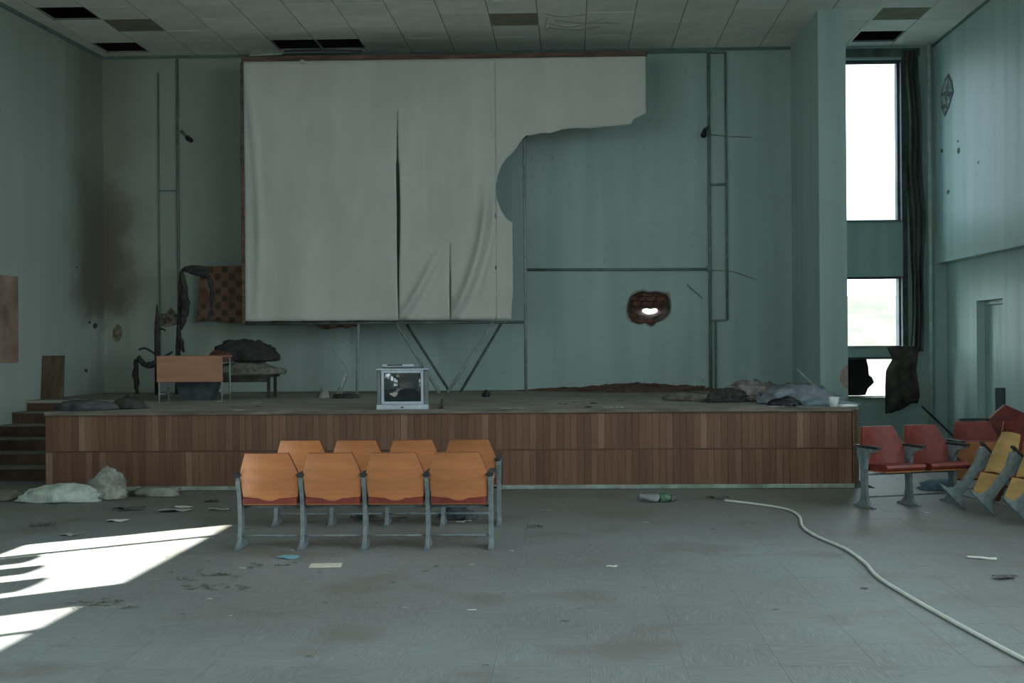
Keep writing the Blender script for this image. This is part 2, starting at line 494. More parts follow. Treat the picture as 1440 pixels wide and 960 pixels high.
# plaster lip, then the crumbling funnel through the masonry
def funnel(name, stops, m):
    b2 = bmesh.new(); rings = []
    for si, (t, d, jit) in enumerate(stops):
        ring = []
        for k in range(NC):
            p = Vector(rim[k]).lerp(Vector(hol[k]), t if t >= 0 else t * (0.3 + 1.4 * abs(noise.noise(Vector((k * 0.9, 7, 0))))))
            j = noise.noise(Vector((p.x * 14, p.y * 14, d * 9))) * jit
            ring.append(b2.verts.new((p.x, YB + d + j, p.y)))
        rings.append(ring)
    for a, b_ in zip(rings, rings[1:]):
        for k in range(NC):
            b2.faces.new((a[k], a[(k + 1) % NC], b_[(k + 1) % NC], b_[k]))
    return obj(name, b2, m, wall_back)
funnel('plaster_lip', [(-0.10, -0.001, 0), (-0.04, -0.003, 0.004), (0.03, 0.012, 0.008), (0.07, 0.05, 0.012)], M_plaster)
funnel('masonry_funnel', [(0.03, 0.03, 0.0), (0.10, 0.10, 0.02), (0.35, 0.19, 0.05), (0.65, 0.27, 0.06), (0.9, 0.36, 0.05), (1.0, 0.42, 0.0)], M_mortar)
# outside face round the hole
b2 = bmesh.new()
oa = [b2.verts.new((p[0], YB + 0.42, p[1])) for p in hol]; ob_ = [b2.verts.new((p[0], YB + 0.42, p[1])) for p in sq]
for k in range(NC): b2.faces.new((oa[k], oa[(k + 1) % NC], ob_[(k + 1) % NC], ob_[k]))
obj('outer_render', b2, M_mortar, wall_back)
# courses of broken brick left standing in the crater
def inside(poly, p):
    c = False
    for i in range(len(poly)):
        (x1, y1), (x2, y2) = poly[i], poly[i - 1]
        if (y1 > p[1]) != (y2 > p[1]) and p[0] < (x2 - x1) * (p[1] - y1) / (y2 - y1) + x1: c = not c
    return c
brick_me = []
for k in range(4):
    b2 = bmesh.new(); box(b2, -0.5, 0.5, -0.5, 0.5, -0.5, 0.5)
    bmesh.ops.subdivide_edges(b2, edges=b2.edges[:], cuts=1)
    for v in b2.verts: v.co += Vector((rng.uniform(-1, 1) * 0.05, rng.uniform(-1, 1) * 0.12, rng.uniform(-1, 1) * 0.10))
    me = mesh_of('brick', b2); me.materials.append(M_brick); brick_me.append(me)
row = 0; z = 1.97
while z < 2.50:
    x = 0.86 + (0.09 if row % 2 else 0.0)
    while x < 1.62:
        w = rng.uniform(0.09, 0.17)
        c = (x + w / 2, z + 0.032)
        if inside(crater, c) and inside(crater, (c[0] - w * 0.45, c[1])) and inside(crater, (c[0] + w * 0.45, c[1])) and not (1.10 < c[0] + w / 2 and c[0] - w / 2 < 1.46 and 2.11 < c[1] + 0.035 and c[1] - 0.035 < 2.25):
            r = math.hypot((c[0] - CC[0]) / 0.36, (c[1] - CC[1]) / 0.28)
            d = 0.075 + 0.22 * max(0, 1 - r) + rng.uniform(-0.02, 0.04)
            o = bpy.data.objects.new('brick', rng.choice(brick_me)); COL.objects.link(o); o.parent = wall_back
            o.location = (c[0], YB + d + 0.06, c[1]); o.scale = (w, 0.11, 0.062)
            o.rotation_euler = (rng.uniform(-.1, .1), rng.uniform(-.06, .06), rng.uniform(-.15, .15))
        x += w + 0.012
    z += 0.075; row += 1

# left wall: straight part with the windows, then the part that closes in beside the stage
bm = bmesh.new()
hl = []
for a, b in WIN_L:
    hl += [(a, b, 3.52, 5.49)] + ([(a, b, 1.40, 2.70)] if b < 2 else [])
wall_cells(bm, [Y_REAR - 0.4] + [v for w in WIN_L for v in w] + [14.7], [-0.3, 1.40, 2.70, 3.52, 5.49, ZT], hl, lambda u, z, d: (-7.9 - d, u, z), 0.40)
wall_cells(bm, [14.7, YB + 0.42], [-0.3, ZT], [], lambda u, z, d: (x_left(u) - d, u, z), 0.40)
wall_left = struct(obj('wall_left', bm, M_wall_left), 'mint green left wall with a sooty stage corner')

# right wall: upper part oversails the lower one; a doorway beside the stage
DY0, DY1, DZ = 17.95, 19.10, 2.25
bm = bmesh.new()
low = [w for w in FILL_WIN_R if w[1] < 9.5]  # lower row of the added fill openings
wall_cells(bm, [Y_REAR - 0.4, DY0, DY1, YB + 0.42] + [v for w in low for v in w], [-0.3, 0.0, 1.10, DZ, 2.60, 2.89], [(DY0, DY1, 0.0, DZ)] + [(a, b, 1.10, 2.60) for a, b in low], lambda u, z, d: (XR_LOW + d, u, z), 0.40)
wall_cells(bm, [Y_REAR - 0.4] + [v for w in FILL_WIN_R for v in w] + [YB + 0.42], [2.89, WZ0, WZ1, ZT], [(a, b, WZ0, WZ1) for a, b in FILL_WIN_R], lambda u, z, d: (XR_UP + d, u, z), 0.58)
wall_right = struct(obj('wall_right', bm, M_wall), 'mint green right wall with a ledge and a doorway')
bm = bmesh.new()
box(bm, -8.9, 6.6, Y_REAR - 0.4, Y_REAR, -0.3, ZT)
struct(obj('wall_rear', bm, mat('pale_bounce_wall_paint', (0.74, 0.73, 0.66), 0.6, 0.05, 1.0)), 'rear wall of the hall, cream to bounce light')  # unseen wall, made pale to bounce light towards the stage
# stub wall at the right end of the stage
bm = boxbm(3.53, 3.92, 18.31, YB - 0.002, -0.02, ZT)
wall_stub = struct(obj('wall_stub', bm, M_wall), 'mint green stub wall closing the right end of the stage')
bm = bmesh.new(); prism(bm, [(3.80, 1.10), (3.86, 1.02), (3.918, 1.0), (3.918, 1.34), (3.87, 1.30), (3.81, 1.22)], 'y', 18.306, 18.315)
obj('pink_stain', bm, mat('faded_pink_stain', (0.46, 0.34, 0.31), 0.8, 0.15, 12), wall_stub)

# fallen plaster patch and bullet marks on the right wall
M_mark = mat('dark_pitted_plaster', (0.13, 0.15, 0.14), 0.95, 0.3, 20)
patch = [(20.17, 5.30), (20.19, 5.52), (20.02, 5.70), (19.78, 5.76), (19.60, 5.60), (19.52, 5.42), (19.60, 5.36), (19.78, 5.22), (20.0, 5.13)]
bm = bmesh.new(); prism(bm, patch, 'x', XR_UP - 0.004, XR_UP + 0.01); obj('plaster_scar', bm, M_mark, wall_right)
M_scar = mat('scuffed_plaster', (0.27, 0.34, 0.315), 0.9, 0.25, 10)
for q in ([(20.13, 5.34), (20.15, 5.48), (19.95, 5.46), (19.90, 5.30)], [(20.10, 5.52), (19.98, 5.66), (19.80, 5.70), (19.88, 5.50)], [(19.76, 5.68), (19.66, 5.58), (19.58, 5.44), (19.80, 5.48)], [(19.84, 5.42), (19.66, 5.36), (19.78, 5.27), (19.86, 5.28)], [(20.05, 5.26), (19.99, 5.18), (19.86, 5.23)]):
    bm = bmesh.new(); prism(bm, q, 'x', XR_UP - 0.010, XR_UP); obj('plaster_flake', bm, M_scar, wall_right)
def pit(y, z, r):
    b2 = bmesh.new(); n = 9
    prism(b2, [(y + math.cos(2 * PI * k / n) * r * 1.9 * rng.uniform(0.75, 1.2), z + math.sin(2 * PI * k / n) * r * rng.uniform(0.75, 1.25)) for k in range(n)], 'x', XR_UP - 0.003, XR_UP + 0.004)
    obj('bullet_mark', b2, M_mark, wall_right)
for y, z, r in ((20.18, 4.63, 0.035), (19.31, 4.50, 0.045), (19.86, 3.95, 0.035), (19.34, 4.65, 0.02), (18.4, 4.2, 0.015)): pit(y, z, r)
for y, z, r in ((-20.45, 0, 0),): pass

# ceiling: slab, metal grid, loose tiles with some missing
ceiling = struct(obj('ceiling', boxbm(-8.9, 6.6, Y_REAR - 0.4, YB + 0.45, ZT, ZT + 0.2), M_dark), 'suspended ceiling of pale tiles with missing panels')
T = 0.697; GX0 = -0.455; GY0 = 17.555
bm = bmesh.new()
k0, k1 = -11, 9
gx = [GX0 + T * k for k in range(k0, k1 + 1)]
gx = [v for v in gx if -8.0 < v < 5.9]
rows = list(range(-37, 5))
for v in gx: box(bm, v - 0.010, v + 0.010, Y_REAR, YB, ZC + 0.004, ZC + 0.03)
for j in rows:
    v = GY0 + T * j
    if Y_REAR < v < YB: box(bm, -7.95, XR_UP, v - 0.010, v + 0.010, ZC + 0.0045, ZC + 0.031)
obj('ceiling_grid', bm, M_grid, ceiling)
bm = bmesh.new(); box(bm, -T / 2 + 0.008, T / 2 - 0.008, -T / 2 + 0.008, T / 2 - 0.008, 0, 0.018)
tile_me = mesh_of('ceiling_tile', bm); tile_me.materials.append(M_tile)
tile_me_b = tile_me.copy(); tile_me_b.materials.clear(); tile_me_b.materials.append(M_tile_brown)
missing = {(-10, 0), (-10, 3), (-6, 3), (-5, 3), (7, 3)}
brown = {(-9, 1), (-1, 1), (7, 1)}
restc = bmesh.new()
for j in rows:
    yc0, yc1 = GY0 + T * j, GY0 + T * (j + 1)
    if yc1 < Y_REAR: continue
    for i in range(k0 - 1, k1 + 1):
        xc0, xc1 = GX0 + T * i, GX0 + T * (i + 1)
        xl = x_left((yc0 + yc1) / 2)
        if xc1 < xl + 0.02 or xc0 > XR_UP - 0.02: continue
        key = (i, j)
        if key in missing: continue
        full = xc0 > xl - 0.12 and xc1 < XR_UP + 0.05 and yc1 < YB + 0.01
        if yc1 > 16.7 and full:
            o = bpy.data.objects.new('ceiling_tile', tile_me_b if key in brown else tile_me)
            COL.objects.link(o); o.parent = ceiling
            o.location = ((xc0 + xc1) / 2, (yc0 + yc1) / 2, ZC + rng.uniform(-0.003, 0.002))
            o.rotation_euler = (rng.uniform(-1, 1) * 0.004, rng.uniform(-1, 1) * 0.004, 0)
        else:
            x0, x1, y0, y1 = max(xc0 + .008, xl - 0.1), min(xc1 - .008, XR_UP + 0.03), yc0 + .008, min(yc1 - .008, YB + 0.02)
            if yc1 > 16.7:
                b2 = boxbm(x0, x1, y0, y1, ZC, ZC + 0.018); obj('ceiling_tile', b2, M_tile, ceiling)
            else:
                box(restc, x0, x1, y0, y1, ZC, ZC + 0.018)
o = obj('ceiling_tiles_overhead', restc, M_tile, ceiling); o['kind'] = 'stuff'
b2 = bmesh.new(); box(b2, -7.6, 5.8, YB - 0.012, YB - 0.004, ZC + 0.035, ZT - 0.005); box(b2, XR_UP - 0.012, XR_UP - 0.004, 12, YB - 0.02, ZC + 0.035, ZT - 0.005); box(b2, -7.62, -7.58, 12, YB - 0.02, ZC + 0.035, ZT - 0.005)
obj('void_shade_sheet', b2, M_dark, ceiling)  # dark sheets over the wall tops, painted shade for the ceiling holes
# a tile slipped out of the grid and sagging above the screen, one sagging strip
b2 = boxbm(-0.62, 0.62, -0.05, 0.05, -0.006, 0.006); o = obj('sagging_tile_edge', b2, M_grid, ceiling); o.location = (-3.92, 20.28, ZC - 0.03); o.rotation_euler = (0.5, 0.012, 0)
b2 = boxbm(-0.26, 0.26, -0.10, 0.10, -0.008, 0.008); o = obj('sagging_tile_edge', b2, M_tile, ceiling); o.location = (-4.83, 20.30, ZC - 0.045); o.rotation_euler = (0.5, -0.03, 0)
# thin white strip along the ceiling on the right, dark line where it meets the walls
struct(obj('trim_1', boxbm(4.385, 4.42, 14, YB - 0.01, ZC - 0.018, ZC + 0.002), M_white_trim), 'thin white ceiling strip on the right')
struct(obj('trim_2', boxbm(XR_UP - 0.03, XR_UP + 0.002, Y_REAR, YB - 0.002, ZC - 0.03, ZC + 0.002), mat('dark_green_cornice', (0.16, 0.24, 0.21), 0.7)), 'narrow dark cornice strip on the right')
bm = bmesh.new()
wall_cells(bm, [Y_REAR, 14.7], [ZC - 0.05, ZC], [], lambda u, z, d: (-7.9 + d, u, z), 0.03)
wall_cells(bm, [14.7, YB], [ZC - 0.05, ZC], [], lambda u, z, d: (x_left(u) + d, u, z), 0.03)
struct(obj('trim_3', bm, MATS['dark_green_cornice']), 'narrow dark cornice strip on the left')
struct(obj('trim_4', boxbm(-7.57, 3.53, YB - 0.03, YB + 0.002, ZC - 0.045, ZC + 0.002), MATS['dark_green_cornice']), 'narrow dark cornice strip above the stage')

# ------------------------------------------------------------------ windows and door
M_frame = mat('weathered_grey_window_frame', (0.10, 0.10, 0.118), 0.6, 0.2, 6)
def glass_mat(name, tint, dust):
    m = bpy.data.materials.new(name); m.use_nodes = True
    nt = m.node_tree; N = nt.nodes; N.remove(N['Principled BSDF'])
    t = N.new('ShaderNodeBsdfTransparent'); t.inputs[0].default_value = (*tint, 1)
    g = N.new('ShaderNodeBsdfGlossy'); g.inputs['Roughness'].default_value = 0.03
    d = N.new('ShaderNodeBsdfDiffuse'); d.inputs[0].default_value = (0.6, 0.63, 0.6, 1)
    tc = N.new('ShaderNodeTexCoord')
    dn = math_node(nt, 'MULTIPLY', ramp01(nt, nnoise(nt, tc.outputs['Object'], 5, 5), 0.4, 0.8), dust)
    mx = N.new('ShaderNodeMixShader'); mx2 = N.new('ShaderNodeMixShader')
    mx.inputs[0].default_value = 0.04; nt.links.new(t.outputs[0], mx.inputs[1]); nt.links.new(g.outputs[0], mx.inputs[2])
    nt.links.new(dn, mx2.inputs[0]); nt.links.new(mx.outputs[0], mx2.inputs[1]); nt.links.new(d.outputs[0], mx2.inputs[2])
    nt.links.new(mx2.outputs[0], N['Material Output'].inputs[0])
    return m
M_glass = glass_mat('dusty_window_glass', (0.92, 0.96, 0.94), 0.10)
M_glass_dim = glass_mat('light_dimming_glass', (0.92, 0.94, 0.94), 0.02)  # near-clear tinted panes, added to dim the left windows a little
M_dim_film = glass_mat('dimming_window_film', (0.66, 0.70, 0.72), 0.01)  # tint that cuts the daylight of the tall window

w1 = thing('window_1', 'tall window behind the stub wall, upper light broken out', None); w1['kind'] = 'structure'
if 'category' in w1: del w1['category']
def wframe(name, x0, x1, z0, z1, parent, t=0.055, y0=YB + 0.10, y1=YB + 0.16):
    b2 = bmesh.new()
    box(b2, x0, x0 + t, y0, y1, z0, z1); box(b2, x1 - t, x1, y0, y1, z0, z1)
    box(b2, x0 + t, x1 - t, y0, y1, z1 - t, z1); box(b2, x0 + t, x1 - t, y0, y1, z0, z0 + t)
    return obj(name, b2, M_frame, parent)
wframe('window_frame', WX0, WX1, 3.56, 6.17, w1, 0.05)
wframe('window_frame', WX0, WX1, 1.55, 2.70, w1, 0.04)
wframe('window_frame', WX0, WX1, 0.75, 1.41, w1, 0.035)
obj('glass_pane', boxbm(WX0 + 0.04, WX1 - 0.04, YB + 0.125, YB + 0.129, 1.59, 2.66), M_glass, w1)
obj('dimming_film', boxbm(WX0 + 0.05, WX1 - 0.05, YB + 0.140, YB + 0.142, 3.61, 6.12), M_dim_film, w1)  # film added only to dim the daylight falling on the right wall
# jagged shards of glass left along the bottom of the upper light
b2 = bmesh.new()
top = [(WX0 + 0.05, 0.10), (4.2, 0.03), (4.45, 0.035), (4.52, 0.015), (4.62, 0.02), (4.70, 0.012), (4.88, 0.02), (5.0, 0.045), (5.1, 0.03), (5.17, 0.09), (5.2, 0.25), (5.225, 0.55), (5.24, 0.60)]
prism(b2, [(x, 3.61 + h) for x, h in top] + [(5.24, 3.605), (WX0 + 0.05, 3.605)], 'y', YB + 0.125, YB + 0.130)
obj('glass_shard', b2, M_glass, w1)
# sills of the three lights
for z in (3.56, 1.55, 0.75):
    obj('window_sill', boxbm(WX0 + 0.002, WX1 - 0.002, YB - 0.03, YB + 0.10, z + 0.001, z + 0.02), mat('green_sill', (0.22, 0.32, 0.28), 0.6), w1)
# rough lining at the top and right of the upper light
obj('head_lining', boxbm(WX0, 5.58, YB - 0.025, YB - 0.001, 6.20, 6.33), mat('grey_green_lining', (0.15, 0.19, 0.17), 0.8, 0.25, 4), w1)
obj('reveal_board', boxbm(WX1 - 0.012, WX1 - 0.001, YB - 0.02, YB + 0.41, 3.58, 6.15), M_frame, w1)
obj('reveal_board', boxbm(WX1 - 0.012, WX1 - 0.001, YB - 0.02, YB + 0.41, 1.57, 2.69), M_frame, w1)
obj('jamb_lining', boxbm(5.295, 5.36, YB - 0.03, YB - 0.001, 1.50, 6.20), M_frame, w1)

M_wood_old = mat('weathered_board', (0.25, 0.20, 0.15), 0.8, 0.25, 4, stretch=(4, 4, 0.6))
for wi, (a, b) in enumerate(WIN_L):
    w = thing('window_%d' % (wi + 2), 'side window of the hall, %s' % ['nearest the stage', 'second from the stage', 'third from the stage', 'farthest from the stage'][wi], None)
    w['kind'] = 'structure'
    if 'category' in w: del w['category']
    for z0, z1 in ((3.52, 5.49), (1.40, 2.70)) if b < 2 else ((3.52, 5.49),):
        b2 = bmesh.new()
        x0, x1 = -8.16, -8.10
        t = 0.03
        box(b2, x0, x1, a, a + t, z0, z1); box(b2, x0, x1, b - t, b, z0, z1)
        box(b2, x0, x1, a + t, b - t, z0, z0 + t); box(b2, x0, x1, a + t, b - t, z1 - t, z1)
        box(b2, x0, x1, b - 0.93, b - 0.85, z0 + t, z1 - t)
        obj('window_frame', b2, M_frame, w)
        obj('glass_pane', boxbm(-8.134, -8.130, a + t, b - t, z0 + t, z1 - t), M_glass_dim, w)
    if wi == 0:      # boards nailed up behind the sill of the upper light
        for y0, y1, z1 in ((6.82, 7.22, 4.11), (6.16, 6.58, 4.35), (5.28, 5.86, 4.62)):
            b2 = bmesh.new()
            n = 6
            pts = [(y0, 3.53), (y1, 3.53)] + [((y0 + y1) / 2 + (y1 - y0) / 2 * math.cos(PI * k / n), z1 - 0.05 + 0.05 * math.sin(PI * k / n)) for k in range(n + 1)]
            prism(b2, pts, 'x', -8.08, -8.06)
            obj('board', b2, M_wood_old, w)

door = thing('door_1', 'pale green door set back in the right wall', None, (XR_LOW + 0.16, DY0, 0)); door['kind'] = 'structure'
if 'category' in door: del door['category']
M_door = mat('pale_green_door_paint', (0.40, 0.53, 0.48), 0.5, 0.1, 3, stretch=(1, 3, 0.5))
obj('door_leaf', boxbm(0.0, 0.04, 0.06, DY1 - DY0 - 0.02, 0.01, DZ - 0.07), M_door, door)
b2 = bmesh.new(); W = DY1 - DY0
box(b2, -0.04, 0.06, 0.0, 0.06, 0.0, DZ - 0.001); box(b2, -0.04, 0.06, W - 0.06, W - 0.001, 0.0, DZ - 0.001); box(b2, -0.04, 0.06, 0.06, W - 0.06, DZ - 0.06, DZ - 0.001)
obj('door_frame', b2, mat('door_frame_paint', (0.34, 0.45, 0.41), 0.5, 0.1, 3), door)
obj('door_handle', tubebm([(-0.01, 0.16, 1.0), (-0.05, 0.16, 1.0), (-0.05, 0.28, 1.0)], 0.012, 6), M_iron, door)
obj('backing', boxbm(0.22, 0.24, -0.02, W + 0.02, 0, DZ), M_dark, door)
# pipe in the corner of the right wall
tag(obj('riser_pipe', tubebm([(5.70, 20.50, 0.02), (5.70, 20.50, ZC - 0.01)], 0.03, 10), mat('green_pipe_paint', (0.55, 0.66, 0.62), 0.4, 0.1, 6), smooth=True), 'pale green riser pipe in the corner beside the tall window', 'pipe')

# ------------------------------------------------------------------ outside ground with a low hill
bm = bmesh.new()
def gnd(u, v):
    x = -150 + 330 * u; yy = -60 + 330 * v
    h = 9.0 * max(0.0, min(1.0, (yy - 60) / 120)) ** 1.5 + 1.2 * noise.noise(Vector((x * 0.02, yy * 0.02, 0)))
    return (x, yy, -1.6 + h * (1 if yy > 30 else 0.3))
grid(bm, gnd, 40, 40)
struct(obj('ground', bm, mat('pale_dry_grass', (0.036, 0.038, 0.026), 0.9, 0.15, 0.1, coord='Object'), smooth=True), 'pale dry grass field and low hill outside')

# ------------------------------------------------------------------ stage
ZS = 0.92
YF = 14.72
stage = thing('stage', 'low wooden stage with a brown slatted front and dusty boards', 'stage', (0, YF, 0))
bm = bmesh.new()
SXL, SXR = -6.15, 3.20
prism(bm, [(SXL, 0.02), (SXR, 0.02), (3.34, 0.30), (3.50, 3.5), (3.52, YB - YF - 0.005), (x_left(YB) + 0.01, YB - YF - 0.005), (x_left(17.9) + 0.01, 17.9 - YF), (SXL, 17.9 - YF)], 'z', ZS - 0.04, ZS)
obj('stage_floor', bm, M_stagefloor, stage)
bm = bmesh.new()
prism(bm, [(SXL + 0.02, 0.05), (SXR - 0.01, 0.05), (3.31, 0.32), (3.47, 3.5), (3.47, 3.6), (SXL + 0.02, 3.6)], 'z', 0, ZS - 0.041)
prism(bm, [(x_left(17.9) + 0.012, 17.92 - YF), (SXL + 0.02, 17.92 - YF), (SXL + 0.02, 18.0 - YF), (x_left(18.0) + 0.012, 18.0 - YF)], 'z', 0.6, ZS - 0.041)
obj('stage_core', bm, M_rail, stage)
# slats, two tiers
SW = 0.0785
def slat_mesh(h):
    b3 = bmesh.new(); box(b3, -SW / 2 + 0.0006, SW / 2 - 0.0006, -0.018, 0, 0, h)
    bmesh.ops.bevel(b3, geom=[e for e in b3.edges if abs(e.verts[0].co.z - e.verts[1].co.z) > 0.1 and e.verts[0].co.y < -0.01], offset=0.002, segments=1, affect='EDGES')
    me = mesh_of('slat', b3); me.materials.append(M_slat); return me
tiers = [(0.050, 0.405, slat_mesh(0.395)), (0.462, 0.86, slat_mesh(0.425))]
n = int((SXR - SXL) / SW)
for (z0, z1, me) in tiers:
    for k in range(n):
        o = bpy.data.objects.new('slat', me); COL.objects.link(o); o.parent = stage
        o.location = (SXL + SW * (k + 0.5) + 0.005, 0.05 + rng.uniform(-0.003, 0.003), z0)
    # angled corner at the right end
    for k in range(3):
        t = (k + 0.5) / 3
        o = bpy.data.objects.new('slat', me); COL.objects.link(o); o.parent = stage
        o.location = (SXR + 0.005 + 0.11 * t, 0.045 + 0.24 * t, z0); o.rotation_euler = (0, 0, math.atan2(0.27, 0.12))
obj('middle_rail', boxbm(SXL, SXR, 0.028, 0.05, 0.445, 0.462, 0.004), M_rail, stage)
obj('top_edging', boxbm(SXL, SXR, 0.005, 0.03, ZS - 0.045, ZS + 0.002, 0.004), mat('worn_stage_edge', (0.17, 0.145, 0.115), 0.6, 0.25, 5, stretch=(0.4, 3, 3)), stage)
obj('skirting', boxbm(SXL, SXR + 0.02, 0.0, 0.05, 0.0, 0.048, 0.005), M_base, stage)

# steps up to the stage on the left
steps = thing('stage_steps', 'brown wooden steps at the left end of the stage', 'steps', (-7.0, 15.9, 0))
M_step = mat('dark_brown_step_paint', (0.115, 0.062, 0.04), 0.6, 0.25, 4)
M_nose = mat('worn_step_edge', (0.20, 0.20, 0.17), 0.6, 0.2, 6)
for k in range(1, 6):
    y0 = 15.9 + 0.4 * (k - 1); z1 = 0.1533 * k
    def quad(ya, yb): return [(x_left(ya) + 7.012, ya - 15.9), (SXL + 7.0 - 0.002, ya - 15.9), (SXL + 7.0 - 0.002, yb - 15.9), (x_left(yb) + 7.012, yb - 15.9)]
    b2 = bmesh.new(); prism(b2, quad(y0, 17.89), 'z', z1 - 0.15, z1 - 0.012); s_ = obj('step', b2, M_step, steps)
    b2 = bmesh.new(); prism(b2, quad(y0 - 0.02, y0 + 0.385), 'z', z1 - 0.011, z1 + 0.006); obj('tread_edge', b2, M_nose, s_)

# ------------------------------------------------------------------ projection screen
YS = 19.40
scr = thing('projection_screen', 'huge torn white cloth screen on a tube frame over the stage', 'screen', (-1.9, YS, ZS))
ox, oz = -1.9, ZS
def cloth_y(x, z):
    d = 0.012 * math.sin(x * 5.0 + 0.5 * math.sin(z * 1.7)) * (0.3 + 0.7 * max(0, (5.6 - z) / 3.6))
    d += 0.018 * noise.noise(Vector((x * 2.2, 0.3, z * 0.45)))
    d += 0.006 * noise.noise(Vector((x * 9.0, 1.3, z * 1.1)))
    # diagonal drag folds rising from the two ripped corners
    def fold(px, pz, qx, qz, bend, w, h):
        t = (z - pz) / (qz - pz)
        if t < -0.05 or t > 1.1: return 0
        cx = px + (qx - px) * t + bend * t * (1 - t) * 4
        return h * math.exp(-((x - cx) / w) ** 2) * max(0, min(1, 3 * (1.1 - t))) * min(1, (t + 0.05) * 6)
    d -= fold(-2.58, 2.05, -2.02, 3.05, 0.02, 0.075, 0.10)
    d += fold(-2.48, 2.05, -1.92, 3.05, 0.02, 0.06, 0.05)
    d -= fold(-1.80, 2.05, -1.28, 4.0, 0.14, 0.085, 0.14)
    d += fold(-1.68, 2.05, -1.18, 4.0, 0.14, 0.07, 0.06)
    d -= fold(-4.95, 5.9, -4.80, 2.2, 0.10, 0.05, 0.04)
    return d
ZB, ZTOP = 2.04, 6.0
gap1 = [(2.04, 0.0), (2.10, 0.010), (2.5, 0.028), (3.0, 0.034), (3.01, 0.046), (3.9, 0.054), (4.42, 0.050), (4.46, 0.024), (4.9, 0.014), (5.25, 0.0)]
gap2 = [(2.04, 0.0), (2.06, 0.022), (2.3, 0.022), (2.7, 0.018), (3.25, 0.0)]
def s1(z): return -2.625 - 0.004 * math.sin(z * 3)
def s2(z): return -1.84
wob = lambda z, k: 0.012 * noise.noise(Vector((z * 6, k, 0)))
uptab = [(-1.14, 4.02), (-1.12, 4.18), (-1.05, 4.36), (-0.96, 4.50), (-0.905, 4.53), (-0.88, 4.56), (-0.80, 4.66), (-0.74, 4.75), (-0.66, 4.83), (-0.60, 4.82), (-0.45, 4.86), (-0.30, 4.85), (-0.12, 4.91), (0.06, 4.93), (0.30, 4.92), (0.60, 4.95), (0.92, 4.97), (0.96, 5.06), (1.02, 5.08), (1.13, 5.13), (1.15, 5.14)]
lotab = [(-1.14, 4.02), (-1.12, 3.87), (-1.05, 3.68), (-0.97, 3.56), (-0.885, 3.50)]
bm = bmesh.new()
def patch_grid(xl, xr, zl, zh, nu, nv):
    def fn(u, v):
        # first guess of x to get the z limits, then the exact x from z
        xa, xb = xl(3.5), xr(3.5)
        x = xa + (xb - xa) * u
        z = zl(x) + (zh(x) - zl(x)) * v
        x = xl(z) + (xr(z) - xl(z)) * u
        return (x - ox, cloth_y(x, z) , z - oz)
    grid(bm, fn, nu, nv)
c0 = lambda z: ZB + 0.006 * noise.noise(Vector((z * 3, 5, 0)))
patch_grid(lambda z: -4.98, lambda z: s1(z) - interp(gap1, z) / 2, c0, lambda x: ZTOP, 60, 70)
patch_grid(lambda z: s1(z) + interp(gap1, z) / 2, lambda z: s2(z) - interp(gap2, z) / 2, c0, lambda x: ZTOP, 26, 70)
patch_grid(lambda z: s2(z) + interp(gap2, z) / 2, lambda z: -1.14, c0, lambda x: ZTOP, 22, 70)
patch_grid(lambda z: -1.14, lambda z: -0.885 - 0.03 * max(0, min(1, (2.5 - z) / 0.4)) + wob(z, 2) * 0.5, c0, lambda x: interp(lotab, x), 12, 50)
patch_grid(lambda z: -1.14, lambda z: 1.15, lambda x: interp(uptab, x) + 0.008 * noise.noise(Vector((x * 25, 3, 0))), lambda x: ZTOP, 70, 36)
bmesh.ops.remove_doubles(bm, verts=bm.verts[:], dist=0.0008)
solid(obj('screen_cloth', bm, M_cloth_white, scr, True), 0.004)
# frame of tubes
fr = M_dark_steel
def bar(name, p, q, r, m=M_steel):
    return obj(name, tubebm([Vector(p) - Vector((ox, YS, oz)), Vector(q) - Vector((ox, YS, oz))], r, 8), m, scr, True)
M_redwood = mat('reddish_brown_frame_wood', (0.17, 0.10, 0.07), 0.7, 0.3, 5, stretch=(0.5, 3, 3))
b2 = boxbm(-5.02 - ox, 1.17 - ox, 0.01, 0.09, 6.0 - oz, 6.085 - oz, 0.006); obj('top_batten', b2, M_redwood, scr)
b2 = boxbm(-5.035 - ox, -4.985 - ox, 0.01, 0.07, 2.0 - oz, 6.0 - oz, 0.006); obj('side_batten', b2, M_redwood, scr)
bar('bottom_tube', (-5.0, YS + 0.05, 2.005), (-0.68, YS + 0.05, 1.995), 0.024, M_dark_steel)
bar('upright', (-3.25, YS + 0.05, 2.0), (-3.25, YS - 0.15, ZS + 0.004), 0.022)
bar('upright', (-0.70, YS + 0.08, 4.80), (-0.70, YS + 0.03, ZS + 0.004), 0.024)
bar('slant_tube', (-2.66, YS + 0.03, 1.98), (-1.98, YS - 0.35, ZS + 0.022), 0.026)
bar('slant_tube', (-2.54, YS + 0.25, 1.98), (-1.86, YS + 0.05, ZS + 0.018), 0.022, M_dark_steel)  # thinner, darker tube set behind and beside the front one
bar('slant_tube', (-1.20, YS + 0.03, 1.98), (-1.86, YS - 0.35, ZS + 0.022), 0.026)
bar('slant_tube', (-1.08, YS + 0.25, 1.98), (-1.70, YS + 0.05, ZS + 0.018), 0.022, M_dark_steel)  # darker twin of the tube in front of it
bar('clamp', (-0.74, YS + 0.05, 4.80), (-0.66, YS + 0.05, 4.86), 0.04, M_black)
bar('back_tube', (-4.98, YS + 0.09, 4.9), (-0.7, YS + 0.09, 4.78), 0.02, M_dark_steel)
bar('wall_stay', (1.1, YS + 0.06, 6.03), (1.1, YB - 0.02, 6.03), 0.02, M_dark_steel)
bar('wall_stay', (-4.9, YS + 0.06, 6.03), (-4.9, YB - 0.02, 6.03), 0.02, M_dark_steel)
